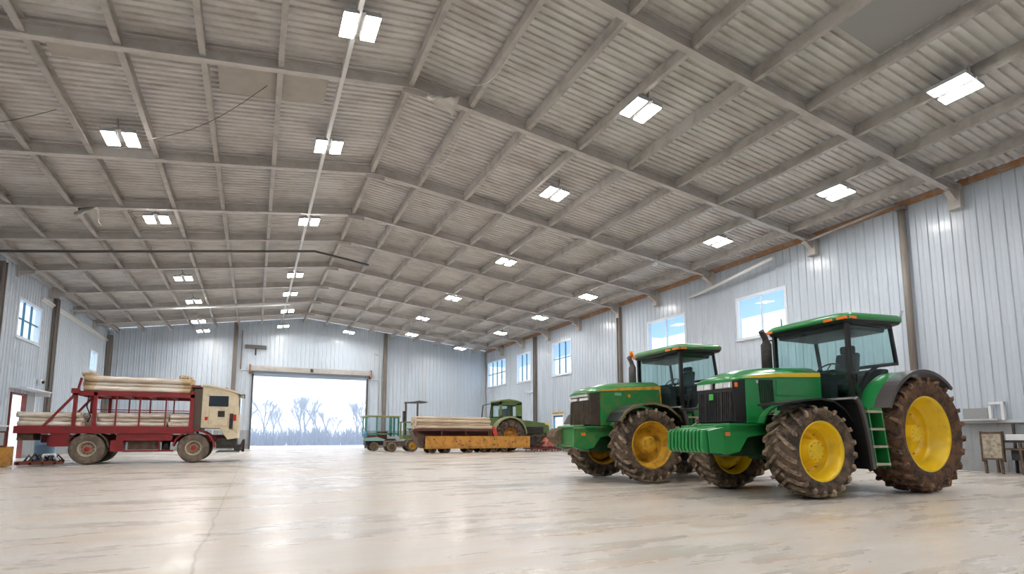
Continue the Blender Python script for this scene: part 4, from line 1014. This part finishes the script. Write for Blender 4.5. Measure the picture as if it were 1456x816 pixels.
# ------------------------------------------------------------------ small machines left of the trailer
def small_cab():
    r = empty('compact_tractor', (7.15, 33.9, 0)); tag(r, 'small teal green cab machine beside the open roller door', 'vehicle')
    c = MB()
    for x0, x1 in ((-1.0, -.93), (-.38, -.30), (.42, .60), (.95, 1.05)):
        for y in ((-.6, .54) if abs(x0) > .9 else (-.6,)): c.box(x0, x1, y, y + .06, .9, 2.12)
    c.box(-1.0, 1.05, -.6, -.54, 1.0, 1.1).box(-1.0, 1.05, .54, .6, 1.0, 1.1)
    for z in (1.02, 2.04): c.box(-1.0, -.94, -.56, .56, z, z + .06).box(.98, 1.05, -.56, .56, z, z + .06)
    c.build('cab_frame', M['teal'], r)
    MB().box(-1.08, 1.12, -.68, .68, 2.10, 2.18).build('cab_roof', mat('tan_green_roof', (.35, .36, .16), .5), r, bevel=.02)
    MB().box(-.93, .95, -.575, -.565, 1.1, 2.1).build('side_window', M['glass'], r)
    MB().box(-.2, .35, -.4, .4, .75, 1.2).box(-.95, -.2, -.5, .5, .75, .98).build('cab_floor', M['redrust'], r, bevel=.02)
    MB().box(-.95, .9, -.35, .35, .35, .75).tube([(.1, -.5, .6), (.9, -.5, .55)], .12, 10).build('chassis', M['blackm'], r)
    MB().prism([(-1.15, .62), (-1.1, .80), (-.3, .86), (.2, .70), (.1, .62)], 'y', -.62, -.3).build('mudguard', mat('pale_teal_fender', (.30, .50, .48), .5), r)
    for x, R_ in ((-.45, .29), (.62, .32)):
        for s in (-1, 1): wheel(r, x, s * .5, R_, .2, R_ * .5, s, M['rubber3'], M['rubber3'], M['brownm'], 8, hub=.05, dish=.06, lugh=.01, tread=False)
    MB().lathe([(.001, 0), (.13, 0), (.13, .35), (.001, .38)], (-1.02, -.5, .85), 14, 'z').build('canister', M['blue'], r)
small_cab()
def mast():
    r = empty('masted_loader', (8.45, 31.6, 0)); tag(r, 'small loader with dark tubular mast and overhead bar beside the log trailer', 'loader')
    m_ = MB(); 
    for x in (-.3, .42): m_.bar((x, 0, .9), (x, 0, 2.96), .10, .09)
    m_.prism([(-.34, 2.93), (.1, 2.97), (.42, 3.04), (1.0, 2.97), (.9, 2.91), (.42, 2.88), (-.34, 2.88)], 'y', -.3, .3)
    m_.build('mast', M['darkpipe'], r)
    MB().box(-.46, -.35, -.1, .1, 1.75, 2.4).build('control_box', M['blackm'], r)
    c = MB()
    for x in (-.56, .12):
        for y in (-.55, .2): c.box(x, x + .07, y, y + .06, .95, 1.72)
    c.box(-.58, .22, -.57, .28, 1.70, 1.77); c.box(-.56, .19, -.55, .26, .75, .98); c.box(-.5, .12, -.55, -.5, 1.33, 1.37)
    c.build('cab_frame', M['olive'], r)
    MB().box(-.5, .12, -.535, -.53, .98, 1.70).build('side_window', M['cabglass'], r)
    MB().box(-1.5, .35, -.4, .4, .32, .62).box(.2, .6, -.45, .4, .5, 1.1).build('chassis', M['brownm'], r, bevel=.02)
    for x, R_ in ((.0, .37), (-1.2, .28)):
        for s in (-1, 1): wheel(r, x, s * .52, R_, .2, R_ * .55, s, M['rubber3'], M['rubber3'], M['yellow_dirty'] if x == 0 else M['brownm'], 8, hub=.07, dish=.07, lugh=.01, tread=False)
    MB().band(arc((0, .37), .42, 0, 150, 12), -.65, -.4, .03).build('mudguard', M['steel'], r)
    MB().bar((.3, -.5, 1.5), (.7, -.5, .4), .07, .05).build('ramp_arm', M['steel'], r)
mast()

# ------------------------------------------------------------------ bench with panel by the right wall
bn = empty('workbench', (17.1, 6.75, 0)); tag(bn, 'weathered bench with upright beige panel against the right wall', 'workbench')
MB().box(-.36, -.28, .0, .42, .38, 1.02).build('beige_panel', M['beige'], bn, bevel=.03)
fr = MB(); fr.box(-.37, -.27, -.02, .01, .3, 1.06).box(-.37, -.27, .41, .44, .3, 1.06).box(-.37, -.27, 0, .42, 1.0, 1.05).box(-.37, -.27, 0, .42, .35, .39); fr.build('panel_edge', M['brownm'], bn)
lg = MB()
for x, y in ((-.3, .38), (-.3, .05), (-.25, -.7), (.3, .38), (.3, -.7), (-.3, -.35)): lg.bar((x, y, 0), (x, y + .03, .8), .05, .05)
lg.box(-.33, .33, -.8, .42, .60, .64); lg.build('bench_frame', M['brownm'], bn)
MB().box(-.34, .34, -.85, -.02, .78, .84).build('bench_top', M['blackm'], bn)
for k in range(3):
    o = MB().box(-.3, .3, -.4, .37, 0, .045).build('plank', M['white'], None, (17.1, 6.32, .842 + k * .05)); tag(o, 'white board on the bench by the right wall, %s of the stack' % ('bottom', 'middle', 'top')[k], 'board', 'white boards stacked on the bench')
MB().box(-.2, .2, -.7, -.1, .35, .6).build('bench_drawer', M['seat'], bn)
pp = MB().tube([(XR - .12, 6.85, .0), (XR - .12, 6.85, 1.25)], .035, 8).build('wall_pipe', M['blackm']); tag(pp, 'short dark pipe rising to the wall ledge behind the bench', 'pipe')

# ------------------------------------------------------------------ outside
g = MB(); g.add([(-150, YB, -.06), (200, YB, -.06), (200, 260, -.06), (-150, 260, -.06)], [(0, 1, 2, 3)])
g.add([(XR + .1, -60, -.07), (120, -60, -.07), (120, YB, -.07), (XR + .1, YB, -.07)], [(0, 1, 2, 3)])
g.add([(-120, -60, -.07), (XL - .1, -60, -.07), (XL - .1, YB, -.07), (-120, YB, -.07)], [(0, 1, 2, 3)])
struct(g.build('snowy_ground', M['snow']))
def tree_mesh(seed, H, spread=.5, depth=5):
    rng = random.Random(seed); m = MB()
    def br(p, d, L, r, k):
        q = p + d * L; m.tube([p, (p + q) / 2 + Vector((rng.uniform(-1, 1), rng.uniform(-1, 1), 0)) * L * .04, q], [r, r * .85, r * .65], 5, cap=False)
        if k == 0: return
        for i in range(3 if k > 1 else 4):
            nd = (d + Vector((rng.uniform(-1, 1), rng.uniform(-1, 1), rng.uniform(-.15, .6))) * spread).normalized()
            br(q if i else p.lerp(q, .7), nd, L * rng.uniform(.62, .82), r * .6, k - 1)
    br(Vector((0, 0, 0)), Vector((rng.uniform(-.05, .05), 0, 1)).normalized(), H * .30, H * .022, depth); return m
tk = [tree_mesh(s, 5.6).build('bare_tree', M['haze_tint']) for s in (1, 2, 3)]
rng = random.Random(9); k = 0
spots = [(.9, 62, 1.0), (2.0, 66, .85), (4.4, 60, 1.05), (5.2, 64, 1.1), (6.3, 63, .9), (7.6, 66, .8), (10.4, 61, .95), (11.6, 64, 1.0), (12.6, 60, .9), (-1.2, 64, .9), (14.5, 66, 1.), (3.1, 70, .8), (9.1, 70, .7)]
for x, y, s in spots:
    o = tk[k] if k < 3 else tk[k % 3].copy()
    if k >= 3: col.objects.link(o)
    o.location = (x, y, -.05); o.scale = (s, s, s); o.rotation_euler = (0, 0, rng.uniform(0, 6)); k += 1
    tag(o, 'bare haze-tinted tree standing in haze beyond the open roller door', 'tree', 'bare trees beyond the roller door')
def shrub(seed):
    rng = random.Random(seed); m = MB()
    for i in range(70):
        a = rng.uniform(0, 6.28); t = rng.uniform(.1, .6); H = rng.uniform(.8, 2.1); p = Vector((rng.uniform(-.5, .5), rng.uniform(-.4, .4), 0)); d = Vector((math.cos(a) * t, math.sin(a) * t, 1)).normalized()
        m.tube([p, p + d * H * .6, p + d * H + Vector((rng.uniform(-.2, .2), 0, 0))], [.035, .025, .01], 4, cap=False)
    return m.build('bare_shrub', M['haze_tint'])
sk = [shrub(s) for s in (5, 6, 7)]
for k in range(34):
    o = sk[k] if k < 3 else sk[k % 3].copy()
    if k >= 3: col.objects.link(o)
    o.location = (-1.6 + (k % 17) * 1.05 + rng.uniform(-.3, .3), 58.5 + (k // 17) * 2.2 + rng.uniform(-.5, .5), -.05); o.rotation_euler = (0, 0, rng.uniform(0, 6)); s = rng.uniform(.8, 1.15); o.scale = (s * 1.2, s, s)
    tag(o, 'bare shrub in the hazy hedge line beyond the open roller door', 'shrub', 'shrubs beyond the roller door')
# winter haze standing over the field
hz = MB().box(-60, 80, 46, 110, -.05, 40).build('haze', bpy.data.materials.new('winter_haze')); hz['kind'] = 'stuff'; tag(hz, 'pale winter haze over the snowy field beyond the roller door', 'haze')
hm = hz.data.materials[0]; hm.use_nodes = True; hm.node_tree.nodes.clear(); ho = hm.node_tree.nodes.new('ShaderNodeOutputMaterial'); vs_ = hm.node_tree.nodes.new('ShaderNodeVolumeScatter')
vs_.inputs['Color'].default_value = (.93, .96, 1, 1); vs_.inputs['Density'].default_value = .026; hm.node_tree.links.new(vs_.outputs[0], ho.inputs['Volume'])

# ------------------------------------------------------------------ sky, camera
w = bpy.data.worlds.new('world'); sc.world = w; w.use_nodes = True; N = w.node_tree.nodes; L = w.node_tree.links
bg = N['Background']; tc = N.new('ShaderNodeTexCoord'); sx = N.new('ShaderNodeSeparateXYZ'); L.new(tc.outputs['Generated'], sx.inputs[0])
cr = N.new('ShaderNodeValToRGB'); L.new(sx.outputs['Z'], cr.inputs[0])
cr.color_ramp.elements[0].position = 0; cr.color_ramp.elements[0].color = (.92, .96, 1, 1)
cr.color_ramp.elements[1].position = .9; cr.color_ramp.elements[1].color = (.62, .75, .95, 1)
L.new(cr.outputs[0], bg.inputs['Color']); bg.inputs['Strength'].default_value = 2.9

cd = bpy.data.cameras.new('camera'); cam = bpy.data.objects.new('camera', cd); col.objects.link(cam); sc.camera = cam
cd.sensor_width = 36; cd.lens = 758.663 / 1456 * 36; cd.shift_y = (533.667 - 408) / 1456
cam.location = (0, 0, .96); cam.rotation_euler = (math.radians(90 + 6.41), 0, math.radians(-25.709)); cd.clip_end = 500
sc.view_settings.view_transform = 'Standard'; sc.view_settings.look = 'None'; sc.view_settings.exposure = 0; sc.view_settings.gamma = 1; sc.view_settings.use_curve_mapping = False
sc.cycles.max_bounces = 8; sc.cycles.diffuse_bounces = 5; sc.cycles.glossy_bounces = 3; sc.cycles.transparent_max_bounces = 12; sc.cycles.volume_bounces = 2
sc.cycles.sample_clamp_indirect = 8
